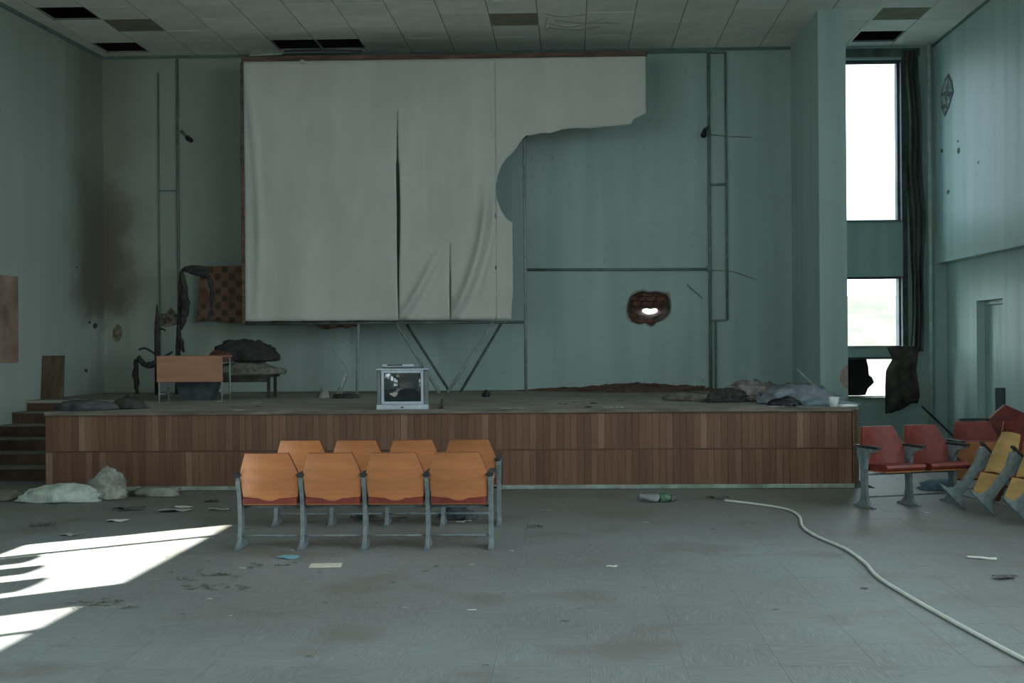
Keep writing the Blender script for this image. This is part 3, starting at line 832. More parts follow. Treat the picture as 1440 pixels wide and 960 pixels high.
# white knot of cloth tied to the batten
b2 = heap_bm(0.05, 0.04, 0.07, 3, sub=2); o = obj('cloth_knot', b2, M_cloth_white, scr); o.location = (-4.07 - ox, -0.02, 5.95 - oz)

# ------------------------------------------------------------------ conduits and brackets on the back wall
M_cond = mat('wall_conduit_paint', (0.20, 0.275, 0.245), 0.5, 0.15, 6)
def pipe(name, pts, r, label, cat='pipe', m=None, group=None):
    return tag(obj(name, tubebm(pts, r, 8), m or M_cond, smooth=True), label, cat, group)
yc = YB - 0.03
t = thing('wall_conduit', 'tall double conduit on the back wall left of the clothes heap', 'conduit', (2.22, yc, ZS))
def cpart(parent, o3, name, pts, r, m=None):
    return obj(name, tubebm([Vector(p) - Vector(o3) for p in pts], r, 8), m or M_cond, parent, True)
O = (2.22, yc, ZS)
cpart(t, O, 'riser', [(2.22, yc, ZS), (2.22, yc, 6.30)], 0.024)
cpart(t, O, 'riser', [(2.49, yc, 2.02), (2.49, yc, 6.30)], 0.018)
cpart(t, O, 'riser', [(2.30, yc, ZS), (2.30, yc, 2.0)], 0.018)
cpart(t, O, 'cross_pipe', [(2.22, yc, 6.30), (2.49, yc, 6.30)], 0.018)
cpart(t, O, 'cross_pipe', [(2.22, yc, 4.19), (2.49, yc, 4.19)], 0.022)
cpart(t, O, 'cross_pipe', [(2.22, yc, 2.02), (2.49, yc, 2.02)], 0.018, M_steel)
obj('clamp', boxbm(-0.05, 0.03, -0.05, 0.02, 2.85 - ZS - 0.05, 2.85 - ZS + 0.03), M_cond, t)
pipe('horizontal_conduit', [(-0.75, yc, 2.855), (2.19, yc, 2.835)], 0.022, 'thin horizontal conduit crossing the back wall above the shell hole', 'conduit')
pipe('ceiling_conduit', [(1.22, yc + 0.005, 6.31), (2.19, yc + 0.005, 6.31)], 0.014, 'thin conduit running under the ceiling right of the screen', 'conduit')
t = thing('wall_conduit', 'thin double conduit on the back wall left of the screen', 'conduit', (-6.36, yc, ZS))
O = (-6.36, yc, ZS)
cpart(t, O, 'riser', [(-6.36, yc, 1.5), (-6.36, yc, 6.32)], 0.022)
cpart(t, O, 'riser', [(-6.67, yc, 1.5), (-6.67, yc, 6.1)], 0.012)
cpart(t, O, 'cross_pipe', [(-6.67, yc, 4.19), (-6.36, yc, 4.19)], 0.012)
t = thing('lamp_bracket', 'short dark lamp bracket sticking out high left of the screen', 'bracket', (-6.30, YB, 5.13))
obj('arm', tubebm([(0.0, -0.02, 0.02), (0.20, -0.45, -0.13), (0.30, -0.62, -0.20)], 0.022, 8), M_steel, t, True)
obj('socket', tubebm([(0.27, -0.58, -0.18), (0.36, -0.70, -0.24)], [0.045, 0.035], 8), M_black, t, True)
t = thing('lamp_bracket', 'small dark fixture on the tall conduit right of the screen', 'bracket', (2.16, YB - 0.05, 5.04))
obj('arm', tubebm([(0.05, 0.0, 0.08), (0.0, -0.10, 0.0), (-0.03, -0.16, -0.06)], 0.022, 8), M_dark_steel, t, True)
obj('socket', tubebm([(-0.01, -0.10, 0.02), (-0.05, -0.20, -0.10)], [0.03, 0.05], 8), M_black, t, True)
# thin loose wires across the wall right of the conduit
for pts, lab in (([(2.24, yc, 2.82), (2.6, yc, 2.79), (2.95, yc, 2.66)], 'thin wire sagging off the tall conduit at mid height'), ([(2.2, yc, 5.0), (2.5, yc, 4.96), (2.9, yc, 4.94)], 'thin wire running right from the dark fixture'), ([(1.85, yc, 2.6), (2.1, yc, 2.37)], 'short thin wire hanging above the shell hole')):
    tag(obj('loose_wire', tubebm(smooth_path(pts, 4), 0.008, 6), M_cond), lab, 'wire')

# ------------------------------------------------------------------ left side of the stage
# patterned carpet hung behind the screen
def carpet_mat():
    m = bpy.data.materials.new('patterned_brown_carpet'); m.use_nodes = True
    nt = m.node_tree; b = nt.nodes['Principled BSDF']; b.inputs['Roughness'].default_value = 0.95
    tc = nt.nodes.new('ShaderNodeTexCoord')
    sx = nt.nodes.new('ShaderNodeSeparateXYZ'); nt.links.new(tc.outputs['Object'], sx.inputs[0])
    w1_ = math_node(nt, 'SINE', math_node(nt, 'MULTIPLY', sx.outputs[0], 27)); w2_ = math_node(nt, 'SINE', math_node(nt, 'MULTIPLY', sx.outputs[2], 27))
    f = ramp01(nt, math_node(nt, 'ADD', math_node(nt, 'MULTIPLY', w1_, w2_), math_node(nt, 'MULTIPLY', nnoise(nt, tc.outputs['Object'], 14, 4), 0.6)), 0.2, 0.75)
    c = mixc(nt, f, (0.32, 0.19, 0.125), (0.135, 0.10, 0.07))
    c = mixc(nt, ramp01(nt, nnoise(nt, tc.outputs['Object'], 3, 4), 0.5, 0.7), c, (0.22, 0.10, 0.08))
    nt.links.new(c, b.inputs['Base Color']); return m
bm = bmesh.new()
def cpt(u, v):
    x = -0.68 + 2.55 * u
    zb = -0.9 - (0.0 if u < 0.6 else 0.15 * min(1, (u - 0.6) / 0.2) * (0.75 + 0.5 * noise.noise(Vector((u * 19, 2, 0))))) + 0.02 * math.sin(u * 22)
    return (x + 0.05 * (1 - v) * (1 - u) * 0 - 0.10 * (1 - v) * max(0, 0.1 - u) * 8, 0.03 * math.sin(u * 26) * (1 - v * 0.7) - 0.05, zb * (1 - v))
grid(bm, cpt, 50, 12)
o = obj('wall_carpet', bm, carpet_mat(), None, True); o.location = (-5.27, 20.45, 2.95); solid(o, 0.012)
tag(o, 'patterned red brown carpet hanging behind the left edge of the screen', 'carpet')
# charred curtain pole with burnt cloth, and a bare stand beside it
M_char = mat('charred_black_cloth', (0.055, 0.057, 0.050), 0.85, 0.3, 10)
t = thing('charred_pole', 'charred black pole with burnt cloth bent over towards the carpet', 'pole', (-6.15, 19.8, ZS))
pth = [(-0.01, 0, 0), (0.0, 0, 0.5), (0.02, 0, 1.0), (0.05, 0, 1.55), (0.07, 0, 1.88), (0.16, 0, 1.96), (0.32, 0, 1.965), (0.46, 0, 1.94)]
pp = smooth_path(pth, 6)
obj('pole', tubebm(pp, [0.038 + 0.014 * noise.noise(p * 6) for p in pp], 8), M_char, t, True)
def rag(pts, rads, seed):
    pp = smooth_path(pts, 6)
    b3 = tubebm(pp, [interp([(i / (len(rads) - 1), r) for i, r in enumerate(rads)], k / (len(pp) - 1)) for k in range(len(pp))], 10)
    for v in b3.verts: v.co += noise.noise_vector(v.co * 9 + Vector((seed, 0, 0))) * 0.025
    return b3
obj('burnt_cloth', rag([(0.09, -0.02, 1.86), (0.12, -0.02, 1.6), (0.13, -0.02, 1.3), (0.07, -0.02, 1.0)], [0.03, 0.06, 0.065, 0.02], 1), M_char, t, True)
obj('burnt_cloth', rag([(0.02, -0.02, 0.95), (0.06, -0.02, 0.8), (0.09, -0.02, 0.66)], [0.03, 0.05, 0.015], 2), M_char, t, True)
obj('burnt_cloth', rag([(0.12, -0.02, 1.95), (0.3, -0.02, 1.91), (0.5, -0.02, 1.82), (0.56, -0.02, 1.5), (0.50, -0.02, 1.15)], [0.05, 0.055, 0.04, 0.028, 0.02], 3), M_char, t, True)
t = thing('charred_stand', 'charred spiky stand behind the orange desk', 'stand', (-6.42, 19.6, ZS))
obj('pole', tubebm([(0, 0, 0), (0.01, 0, 0.6), (0.02, 0, 1.0), (0.015, 0, 1.40)], [0.03, 0.04, 0.05, 0.008], 8), M_char, t, True)
for pts in ([(0, 0, 0.62), (-0.15, -0.05, 0.72), (-0.25, -0.05, 0.70)], [(0, 0, 0.52), (0.10, 0.04, 0.58), (0.24, 0.04, 0.66)], [(0, 0, 0.45), (-0.12, 0, 0.50), (-0.16, 0, 0.42)], [(0.02, 0, 0.98), (0.08, 0, 1.02), (0.15, 0, 0.99)]):
    obj('arm', tubebm(smooth_path(pts, 4), 0.018, 6), M_char, t, True)
obj('burnt_cloth', rag([(-0.28, -0.02, 0.62), (-0.2, -0.02, 0.48), (-0.10, -0.02, 0.46), (0.05, -0.02, 0.52), (0.2, -0.02, 0.60)], [0.03, 0.05, 0.04, 0.05, 0.03], 5), M_char, t, True)
obj('burnt_cable', rag([(-0.30, 0, 0.55), (-0.33, 0, 0.35), (-0.30, 0, 0.02)], [0.03, 0.04, 0.035], 8), M_char, t, True)
# scorched smear of plaster behind the stand
b2 = bmesh.new(); prism(b2, [(-6.78, 2.02), (-6.55, 1.98), (-6.34, 2.03), (-6.30, 2.16), (-6.42, 2.20), (-6.50, 2.30), (-6.58, 2.20), (-6.74, 2.18)], 'y', YB - 0.006, YB + 0.003)
obj('scorched_patch', b2, mat('scorched_red_plaster', (0.24, 0.20, 0.165), 0.9, 0.35, 14), wall_back)
b2 = bmesh.new(); prism(b2, [(-7.46, 1.80), (-7.41, 1.74), (-7.35, 1.76), (-7.31, 1.84), (-7.30, 1.93), (-7.33, 2.00), (-7.38, 2.04), (-7.43, 2.00), (-7.46, 1.92)], 'y', YB - 0.005, YB + 0.003)
obj('scorched_patch', b2, mat('rusty_stain_plaster', (0.26, 0.22, 0.15), 0.9, 0.3, 10), wall_back)
for yy, zz, r in ((20.25, 2.0, 0.04), (20.05, 2.05, 0.02), (19.6, 2.9, 0.015), (19.9, 1.30, 0.03)):
    b2 = bmesh.new(); nn = 8; xw = x_left(yy)
    prism(b2, [(yy + math.cos(2 * PI * k / nn) * r * 2.2 * rng.uniform(.7, 1.2), zz + math.sin(2 * PI * k / nn) * r * rng.uniform(.7, 1.2)) for k in range(nn)], 'x', xw - 0.01, xw + 0.006)
    obj('soot_pit', b2, M_char, wall_left)

# orange school desk standing with its modesty panel towards the hall
M_desk = mat('orange_brown_desk_laminate', (0.44, 0.215, 0.13), 0.4, 0.1, 2.5, stretch=(0.6, 3, 3))
t = thing('school_desk', 'small desk with an orange front panel at the left of the stage', 'desk', (-5.18, 17.2, ZS), (0, 0, 0))
obj('front_panel', boxbm(-0.45, 0.45, -0.01, 0.01, 0.265, 0.615, 0.006), M_desk, t)
obj('desk_top', boxbm(-0.46, 0.46, 0.012, 0.48, 0.60, 0.62, 0.005), M_desk, t)
for sx_ in (-0.43, 0.43):
    for sy_ in (0.03, 0.44):
        obj('leg', tubebm([(sx_, sy_, 0.0), (sx_, sy_, 0.60)], 0.013, 8), M_steel, t, True)
    obj('side_rail', tubebm([(sx_, 0.03, 0.10), (sx_, 0.44, 0.10)], 0.011, 6), M_steel, t, True)
# grey crate and pale rag under the desk
t = thing('grey_bin', 'dark blue grey bin standing under the orange desk', 'bin', (-5.22, 17.75, ZS))
b2 = bmesh.new()
prism(b2, [(-0.20, 0.0), (0.20, 0.0), (0.30, 0.30), (-0.30, 0.30)], 'y', -0.16, 0.16)
obj('body', b2, mat('blue_grey_plastic', (0.075, 0.10, 0.10), 0.6, 0.2, 6), t)
b2 = bmesh.new(); box(b2, -0.31, 0.31, -0.18, -0.15, 0.28, 0.32); box(b2, -0.31, 0.31, 0.15, 0.18, 0.28, 0.32); box(b2, -0.31, -0.28, -0.15, 0.15, 0.28, 0.32); box(b2, 0.28, 0.31, -0.15, 0.15, 0.28, 0.32)
obj('rim', b2, mat('blue_grey_plastic_rim', (0.10, 0.13, 0.13), 0.5, 0.2, 6), t)
# low bench with clothes behind it
t = thing('low_bench', 'low dark bench behind the orange desk carrying bedding', 'bench', (-4.75, 18.35, ZS))
M_bench = mat('dark_bench_wood', (0.06, 0.055, 0.045), 0.7, 0.3, 5)
obj('bench_top', boxbm(-0.52, 0.48, -0.25, 0.25, 0.30, 0.335, 0.006), M_bench, t)
for sx_ in (-0.46, 0.42):
    for sy_ in (-0.2, 0.2):
        obj('leg', boxbm(sx_ - 0.02, sx_ + 0.02, sy_ - 0.02, sy_ + 0.02, 0, 0.30), M_bench, t)
obj('apron', boxbm(-0.46, 0.42, -0.235, -0.215, 0.23, 0.30), M_bench, t)
o = obj('bedding_roll', heap_bm(0.50, 0.22, 0.19, 4, 0.22), mat('mottled_grey_bedding', (0.24, 0.24, 0.20), 0.9, 0.3, 16, col2=(0.09, 0.09, 0.075)), None, True); o.location = (-4.72, 18.32, ZS + 0.33)
tag(o, 'mottled grey bedding lying on the low bench', 'bedding')
o = obj('clothes_pile', heap_bm(0.47, 0.20, 0.27, 9, 0.25), mat('dark_clothes', (0.052, 0.052, 0.045), 0.9, 0.35, 8, col2=(0.025, 0.025, 0.022)), None, True); o.location = (-4.68, 18.40, ZS + 0.52)
tag(o, 'dark clothes heaped on top of the bedding on the bench', 'clothes')
o = obj('red_garment', heap_bm(0.18, 0.12, 0.15, 6, 0.25, 3), mat('dull_red_garment', (0.14, 0.055, 0.05), 0.9, 0.25, 8), None, True); o.location = (-5.02, 18.22, ZS + 0.52)
tag(o, 'dull red garment at the left of the dark clothes pile', 'garment')

# brown board leaning by the left wall
o = obj('leaning_board', boxbm(-0.16, 0.16, -0.012, 0.012, 0, 0.63, 0.004), mat('brown_board', (0.115, 0.085, 0.05), 0.8, 0.25, 4, stretch=(3, 3, 0.6))); o.location = (-7.54, 18.36, ZS); o.rotation_euler = (-0.10, 0, 0.05)
tag(o, 'brown board leaning at the head of the stage steps', 'board')
# faded pinkish board fixed to the left wall
o = obj('wall_board', boxbm(0, 0.02, 16.5, 17.66, 1.46, 2.66, 0.004), mat('faded_salmon_board', (0.31, 0.215, 0.165), 0.8, 0.2, 2)); o.rotation_euler = (0, 0, -0.0508)
o.location = (x_left(17.66) - 17.66 * math.sin(0.0508) * 1.0 + 0.006, 17.66 - 17.66 * math.cos(0.0508), 0)
tag(o, 'faded salmon board fixed on the left wall above the steps', 'board')

# ------------------------------------------------------------------ television
t = thing('television', 'silver tube television at the front edge of the stage', 'television', (-1.97, 14.80, ZS))
M_silver = mat('silver_plastic', (0.46, 0.52, 0.56), 0.38, 0.08, 8, spec=0.5)
M_tvgrey = mat('grey_tv_casing', (0.16, 0.18, 0.19), 0.45, 0.1, 8)
b2 = bmesh.new()
W2, H0, H1 = 0.30, 0.035, 0.46
# front bezel: frame round the picture tube
box(b2, -0.23, 0.23, 0, 0.04, 0.06, 0.095, 0.004); box(b2, -0.23, 0.23, 0, 0.04, 0.425, 0.455, 0.004)
box(b2, -0.245, -0.215, 0, 0.04, 0.06, 0.455, 0.004); box(b2, 0.215, 0.245, 0, 0.04, 0.06, 0.455, 0.004)
obj('bezel', b2, M_silver, t)
b2 = bmesh.new(); box(b2, -0.30, -0.247, 0.012, 0.05, 0.05, 0.45, 0.008); obj('speaker_grille', b2, M_tvgrey, t)
b2 = bmesh.new(); box(b2, 0.247, 0.30, 0.012, 0.05, 0.05, 0.45, 0.008); obj('speaker_grille', b2, M_tvgrey, t)
b2 = bmesh.new(); box(b2, -0.305, 0.305, -0.004, 0.05, 0.0, 0.058, 0.008); obj('control_strip', b2, M_silver, t)
b2 = bmesh.new(); box(b2, -0.305, 0.305, 0.0, 0.05, 0.457, 0.478, 0.006); obj('top_strip', b2, M_silver, t)
def tubeglass(u, v):
    x = -0.215 + 0.43 * u; z = 0.095 + 0.33 * v
    return (x, 0.034 - (math.sqrt(0.75 ** 2 - x * x - (z - 0.26) ** 2) - 0.70), z)
b2 = bmesh.new(); grid(b2, tubeglass, 12, 10)
gm = mat('dark_picture_tube_glass', (0.022, 0.030, 0.032), 0.06, 0.05, 2, spec=0.9)
obj('picture_tube', b2, gm, t, True)
b2 = bmesh.new()
secs = [(0.05, 0.30, 0.0, 0.475), (0.20, 0.285, 0.01, 0.455), (0.34, 0.20, 0.05, 0.38), (0.46, 0.15, 0.07, 0.32)]
rgs = []
for (yy, hw, z0, z1) in secs: rgs.append([b2.verts.new((-hw, yy, z0)), b2.verts.new((hw, yy, z0)), b2.verts.new((hw, yy, z1)), b2.verts.new((-hw, yy, z1))])
for A, B in zip(rgs, rgs[1:]):
    for k in range(4): b2.faces.new((A[k], A[(k + 1) % 4], B[(k + 1) % 4], B[k]))
b2.faces.new(rgs[0]); b2.faces.new(rgs[-1])
obj('casing', b2, M_tvgrey, t)
obj('power_button', boxbm(-0.015, 0.015, -0.010, 0.0, 0.02, 0.035), M_black, t)
t = thing('video_recorder', 'slim video recorder lying on top of the television', 'recorder', (-1.99, 14.84, ZS + 0.479))
obj('body', boxbm(-0.23, 0.22, 0.0, 0.28, 0.006, 0.055, 0.004), M_tvgrey, t)
obj('front_panel', boxbm(-0.22, 0.15, -0.008, 0.0, 0.022, 0.05), M_silver, t)
obj('cassette_slot', boxbm(-0.16, 0.02, -0.011, -0.008, 0.032, 0.046), M_black, t)
obj('foot_pad', boxbm(-0.21, 0.20, 0.02, 0.26, 0.0, 0.006), M_black, t)

# ------------------------------------------------------------------ theatre seats
PITCH = 0.5225
frame_out = [(0.17, 0), (0.175, 0.016), (0.09, 0.035), (0.055, 0.08), (0.038, 0.20), (0.035, 0.38), (0.055, 0.50), (0.10, 0.555), (0.21, 0.575), (0.215, 0.60), (-0.10, 0.60), (-0.125, 0.56), (-0.065, 0.42), (-0.045, 0.20), (-0.065, 0.08), (-0.12, 0.032), (-0.195, 0.016), (-0.19, 0)]
bm = bmesh.new(); prism(bm, frame_out, 'x', -0.017, 0.017); ME_FRAME = mesh_of('side_frame', bm); ME_FRAME.materials.append(M_iron)
ME_ARM = mesh_of('armrest', boxbm(-0.028, 0.028, -0.15, 0.26, 0.60, 0.628, 0.007)); ME_ARM.materials.append(M_arm)
def back_shape(z0, z1, off, thick, inset, wood, sx=1.0):
    tab = [(0.0, 0.205), (0.06, 0.225), (0.30, 0.240), (0.55, 0.243), (0.60, 0.238), (1.0, 0.178)]
    bm = bmesh.new()
    nu, nv = 12, 12
    def fn(side):
        def f(u, v):
            w = (interp(tab, v) - inset) * sx
            s = (2 * u - 1)
            x = s * w
            z = z0 + (z1 - z0) * v
            yy = -0.105 - 0.13 * v + 0.055 * (x / 0.24) ** 2 + off + side * thick
            return (x, yy, z)
        return f
    A = [[bm.verts.new(fn(0)(i / nu, j / nv)) for j in range(nv + 1)] for i in range(nu + 1)]
    B = [[bm.verts.new(fn(1)(i / nu, j / nv)) for j in range(nv + 1)] for i in range(nu + 1)]
    for i in range(nu):
        for j in range(nv):
            bm.faces.new((A[i][j], A[i + 1][j], A[i + 1][j + 1], A[i][j + 1]))
            bm.faces.new((B[i][j], B[i][j + 1], B[i + 1][j + 1], B[i + 1][j]))
    for i in range(nu):
        bm.faces.new((A[i][0], B[i][0], B[i + 1][0], A[i + 1][0])); bm.faces.new((A[i][nv], A[i + 1][nv], B[i + 1][nv], B[i][nv]))
    for j in range(nv):
        bm.faces.new((A[0][j], A[0][j + 1], B[0][j + 1], B[0][j])); bm.faces.new((A[nu][j], B[nu][j], B[nu][j + 1], A[nu][j + 1]))
    me = mesh_of('backrest', bm); me.materials.append(wood)
    return me
ME_BACK = back_shape(0.395, 0.80, 0.0, 0.014, 0.0, M_ply)
ME_BACK_L = back_shape(0.395, 0.80, 0.0, 0.014, 0.0, M_ply_light, 0.84)
ME_PAD = back_shape(0.397, 0.801, 0.0145, 0.030, -0.001, M_red)
def seat_bm():
    b = bmesh.new()
    pts = [(-0.02, 0.0), (0.40, 0.0), (0.425, 0.015), (0.43, 0.035), (0.415, 0.058), (0.36, 0.066), (0.05, 0.055), (-0.02, 0.045)]
    prism(b, pts, 'x', -0.225, 0.225)
    return b
ME_SEAT = mesh_of('seat_cushion', seat_bm()); ME_SEAT.materials.append(M_red)
ME_PAN = mesh_of('seat_pan', boxbm(-0.222, 0.222, 0.0, 0.40, -0.014, -0.001, 0.003)); ME_PAN.materials.append(M_ply)
ME_PAN_L = ME_PAN.copy(); ME_PAN_L.materials.clear(); ME_PAN_L.materials.append(M_ply_light)
def part(name, me, parent, loc=(0, 0, 0), rot=(0, 0, 0)):
    o = bpy.data.objects.new(name, me); COL.objects.link(o); o.parent = parent; o.location = loc; o.rotation_euler = rot; return o
def seat_row(n, label, loc, rot, up=(), group=None, light=False, hang=False, zp=0.375):
    t = thing('theatre_seats', label, 'seats', loc, rot, group)
    L = n * PITCH
    for k in range(n + 1):
        f_ = part('side_frame', ME_FRAME, t, (k * PITCH, -0.11 if hang else 0, 0)); part('armrest', ME_ARM, f_)
    for k in range(n):
        cx = (k + 0.5) * PITCH
        bk = part('backrest', ME_BACK_L if light else ME_BACK, t, (cx, 0, 0)); pd = part('back_pad', ME_PAD, bk)
        if light: pd.scale = (0.84, 1, 1)
        folded = k in up
        st = part('seat', ME_PAN_L if light else ME_PAN, t, (cx, -0.085, zp), (math.radians(-72) if hang else math.radians(80) if folded else 0.03, 0, 0)); part('seat_cushion', ME_SEAT, st)
        if hang: st.scale = (0.84, 0.58, 1.0)
    for yy, zz, r in ((0.03, 0.335, 0.012), (-0.03, 0.10, 0.010)):
        for k in range(n):
            obj('stretcher', tubebm([(k * PITCH, yy, zz), ((k + 1) * PITCH, yy, zz)], r, 6), M_iron, t, True)
    return t
seat_row(4, 'front row of four orange plywood seats facing the stage, nearest the viewer', (-2.77, 10.62, 0), (0, 0, 0))
seat_row(4, 'second row of four orange plywood seats, just behind the nearest row towards the stage', (-2.78, 11.96, 0), (0, 0, 0))
# red pair facing the hall, right of the stage
a = math.radians(20)
seat_row(2, 'pair of red upholstered seats with seats down right of the stage', (3.93, 13.38, 0), (0, 0, PI + a))
# next unit: seats folded up
seat_row(3, 'red seats with plywood seats folded up behind the tipped row', (5.62, 13.82, 0), (0, 0, PI + math.radians(3)), up=(0, 1, 2), zp=0.20)
# row tipped forward on its nose
def tipped(n, label, pivot, rz, tip, light=True, px=0.06, up=()):
    Rm = Matrix.Rotation(rz, 3, 'Z') @ Matrix.Rotation(tip, 3, 'X')
    t = seat_row(n, label, (0, 0, 0), (0, 0, 0), up, None, light, True)
    t.rotation_euler = Rm.to_euler()
    t.location = Vector(pivot) - Rm @ Vector((0, px, 0))
    return t
tipped(3, 'row of pale plywood seats tipped forward at the right edge', (3.88, 12.84, 0.0), math.radians(-75), math.radians(-44))
# upturned seat behind the folded ones
Rm = Matrix.Rotation(PI + 0.15, 3, 'Z') @ Matrix.Rotation(math.radians(42), 3, 'Y')
t = seat_row(1, 'single red seat lying on its side behind the folded red seats', (0, 0, 0), (0, 0, 0))
t.rotation_euler = Rm.to_euler(); t.location = Vector((4.86, 14.60, 0.95)) - Rm @ Vector((PITCH / 2 - 0.18, -0.22, 0.80))

o = obj('dark_plank', boxbm(-0.16, 0.16, -0.05, 0.05, 0, 0.028, 0.005), M_black); o.location = (4.36, 14.05, 0.803); tag(o, 'short black plank lying on the back of the folded red seats', 'plank')
# ------------------------------------------------------------------ curtain, garment, panel by the tall window
M_curt = mat('dark_green_grey_curtain', (0.10, 0.115, 0.098), 0.9, 0.3, 3, stretch=(3, 3, 0.5))
bm = bmesh.new()
def curt(u, v):
    z = 1.50 + 4.75 * v
    w = interp([(1.5, 0.20), (2.6, 0.17), (3.6, 0.26), (6.25, 0.22)], z)
    x0 = interp([(1.5, 5.36), (2.6, 5.40), (3.6, 5.33), (6.25, 5.30)], z)
    x = x0 + w * u + 0.012 * math.sin(z * 4)
    return (x - 5.4, 0.035 * math.sin(u * 19 + 0.6 * math.sin(z * 1.3)) + 0.03 * noise.noise(Vector((u * 3, z * 1.2, 0))), z - 1.5)
grid(bm, curt, 26, 44)
o = obj('curtain', bm, M_curt, None, True); o.location = (5.4, 20.42, 1.5); solid(o, 0.006)
tag(o, 'narrow dark curtain bunched at the right of the tall window', 'curtain')
bm = bmesh.new()
def garm(u, v):
    z = 0.52 + 1.06 * v
    x0 = interp([(0.52, 4.94), (0.95, 4.93), (1.2, 4.95), (1.38, 5.05), (1.58, 4.96)], z)
    x1 = interp([(0.52, 5.22), (0.66, 5.42), (0.8, 5.46), (1.2, 5.40), (1.58, 5.46)], z)
    zz = z + (0.10 * u if v < 0.15 else 0)
    return (x0 + (x1 - x0) * u - 5.2, -0.05 * math.sin(u * PI) + 0.03 * math.sin(u * 15 + z) + 0.03 * noise.noise(Vector((u * 4, z * 3, 2))), zz - 0.52)
grid(bm, garm, 24, 24)
o = obj('hanging_coat', bm, mat('dark_brown_coat', (0.085, 0.070, 0.060), 0.9, 0.3, 6), None, True); o.location = (5.2, 20.30, 0.52); solid(o, 0.03)
tag(o, 'dark brown coat hanging below the curtain in front of the broken opening', 'coat')
bm = bmesh.new()
prism(bm, [(3.97, 0.79), (4.62, 0.79), (4.72, 0.80), (4.76, 0.90), (4.86, 1.00), (4.83, 1.08), (4.78, 1.12), (4.77, 1.25), (4.74, 1.38), (3.97, 1.38)], 'y', YB + 0.17, YB + 0.20)
tag(obj('broken_panel', bm, mat('black_broken_sheet', (0.018, 0.016, 0.015), 0.8, 0.2, 5)), 'black broken sheet closing half of the low window opening', 'panel')
tag(obj('leaning_rod', tubebm([(5.46, 20.16, 0.64), (5.66, 19.75, 0.36), (5.90, 19.30, 0.02)], 0.016, 6), M_black, None, True), 'thin dark rod leaning below the hanging coat', 'rod')
tag(obj('dark_stovepipe', tubebm([(5.16, 15.6, 0.0), (5.16, 15.6, 1.10)], 0.062, 12), mat('blue_grey_pipe', (0.06, 0.075, 0.085), 0.5, 0.15, 6), None, True), 'dark upright pipe end standing behind the upturned red seat', 'pipe')

# ------------------------------------------------------------------ clothes heap, rubble and litter on the stage
o = obj('clothes_heap', heap_bm(0.42, 0.30, 0.18, 2, 0.48), mat('blue_grey_cloth', (0.22, 0.25, 0.28), 0.9, 0.2, 5), None, True); o.location = (2.76, 15.75, ZS)
tag(o, 'blue grey cloth heap near the right end of the stage', 'cloth')
o = obj('pink_cloth', heap_bm(0.30, 0.22, 0.20, 5, 0.6), mat('dusty_pink_cloth', (0.33, 0.27, 0.275), 0.9, 0.3, 9, col2=(0.10, 0.09, 0.09)), None, True); o.location = (2.38, 16.55, ZS)
tag(o, 'dusty pink cloth heap behind the blue grey one on the stage', 'cloth')
o = obj('dark_cloth', heap_bm(0.22, 0.16, 0.14, 8, 0.5, 4), mat('black_patterned_cloth', (0.09, 0.09, 0.085), 0.9, 0.4, 22, col2=(0.02, 0.02, 0.02)), None, True); o.location = (1.95, 16.2, ZS)
tag(o, 'dark mottled cloth at the left of the pink heap on the stage', 'cloth')
o = obj('grey_rag', heap_bm(0.30, 0.18, 0.10, 11, 0.3, 3), mat('brown_grey_rag', (0.17, 0.15, 0.13), 0.9, 0.3, 8), None, True); o.location = (1.55, 16.7, ZS)
tag(o, 'flat brown grey rag left of the dark mottled cloth', 'rag')
o = obj('blue_sheet', heap_bm(0.30, 0.22, 0.06, 13, 0.3, 3), mat('pale_blue_sheet', (0.24, 0.31, 0.34), 0.8, 0.15, 5), None, True); o.location = (3.02, 15.25, ZS)
tag(o, 'flat pale blue sheet spread towards the right stage corner', 'sheet')
o = obj('black_shoe', heap_bm(0.16, 0.09, 0.10, 14, 0.2, 3), M_black, None, True); o.location = (2.52, 15.28, ZS)
tag(o, 'small black bundle in front of the blue grey heap', 'bundle')
t = thing('white_cup', 'white crumpled cup at the right corner of the stage edge', 'cup', (3.02, 14.88, ZS), (0, 0, 0.4))
b2 = bmesh.new(); tube(b2, [(0, 0, 0), (0, 0, 0.11)], [0.045, 0.06], 10, cap=False); b2.faces.new(b2.verts[:10])
obj('cup_wall', b2, M_white_trim, t, True); solid(t.children[0], 0.003)
obj('cup_rim', tubebm([(0.06 * math.cos(2 * PI * k / 10), 0.06 * math.sin(2 * PI * k / 10), 0.11) for k in range(11)], 0.004, 5), M_white_trim, t)
o = obj('folded_paper', boxbm(-0.11, 0.11, -0.08, 0.08, 0, 0.02, 0.004), M_white_trim); o.location = (3.17, 14.95, ZS); o.rotation_euler = (0.0, 0, 0.5)
tag(o, 'folded white paper right of the cup on the stage corner', 'paper')
tag(obj('leaning_stick', tubebm([(2.88, 16.5, ZS + 0.40), (3.18, 15.9, ZS + 0.02)], 0.012, 6), M_steel), 'thin pale stick leaning on the blue grey cloth heap', 'stick')

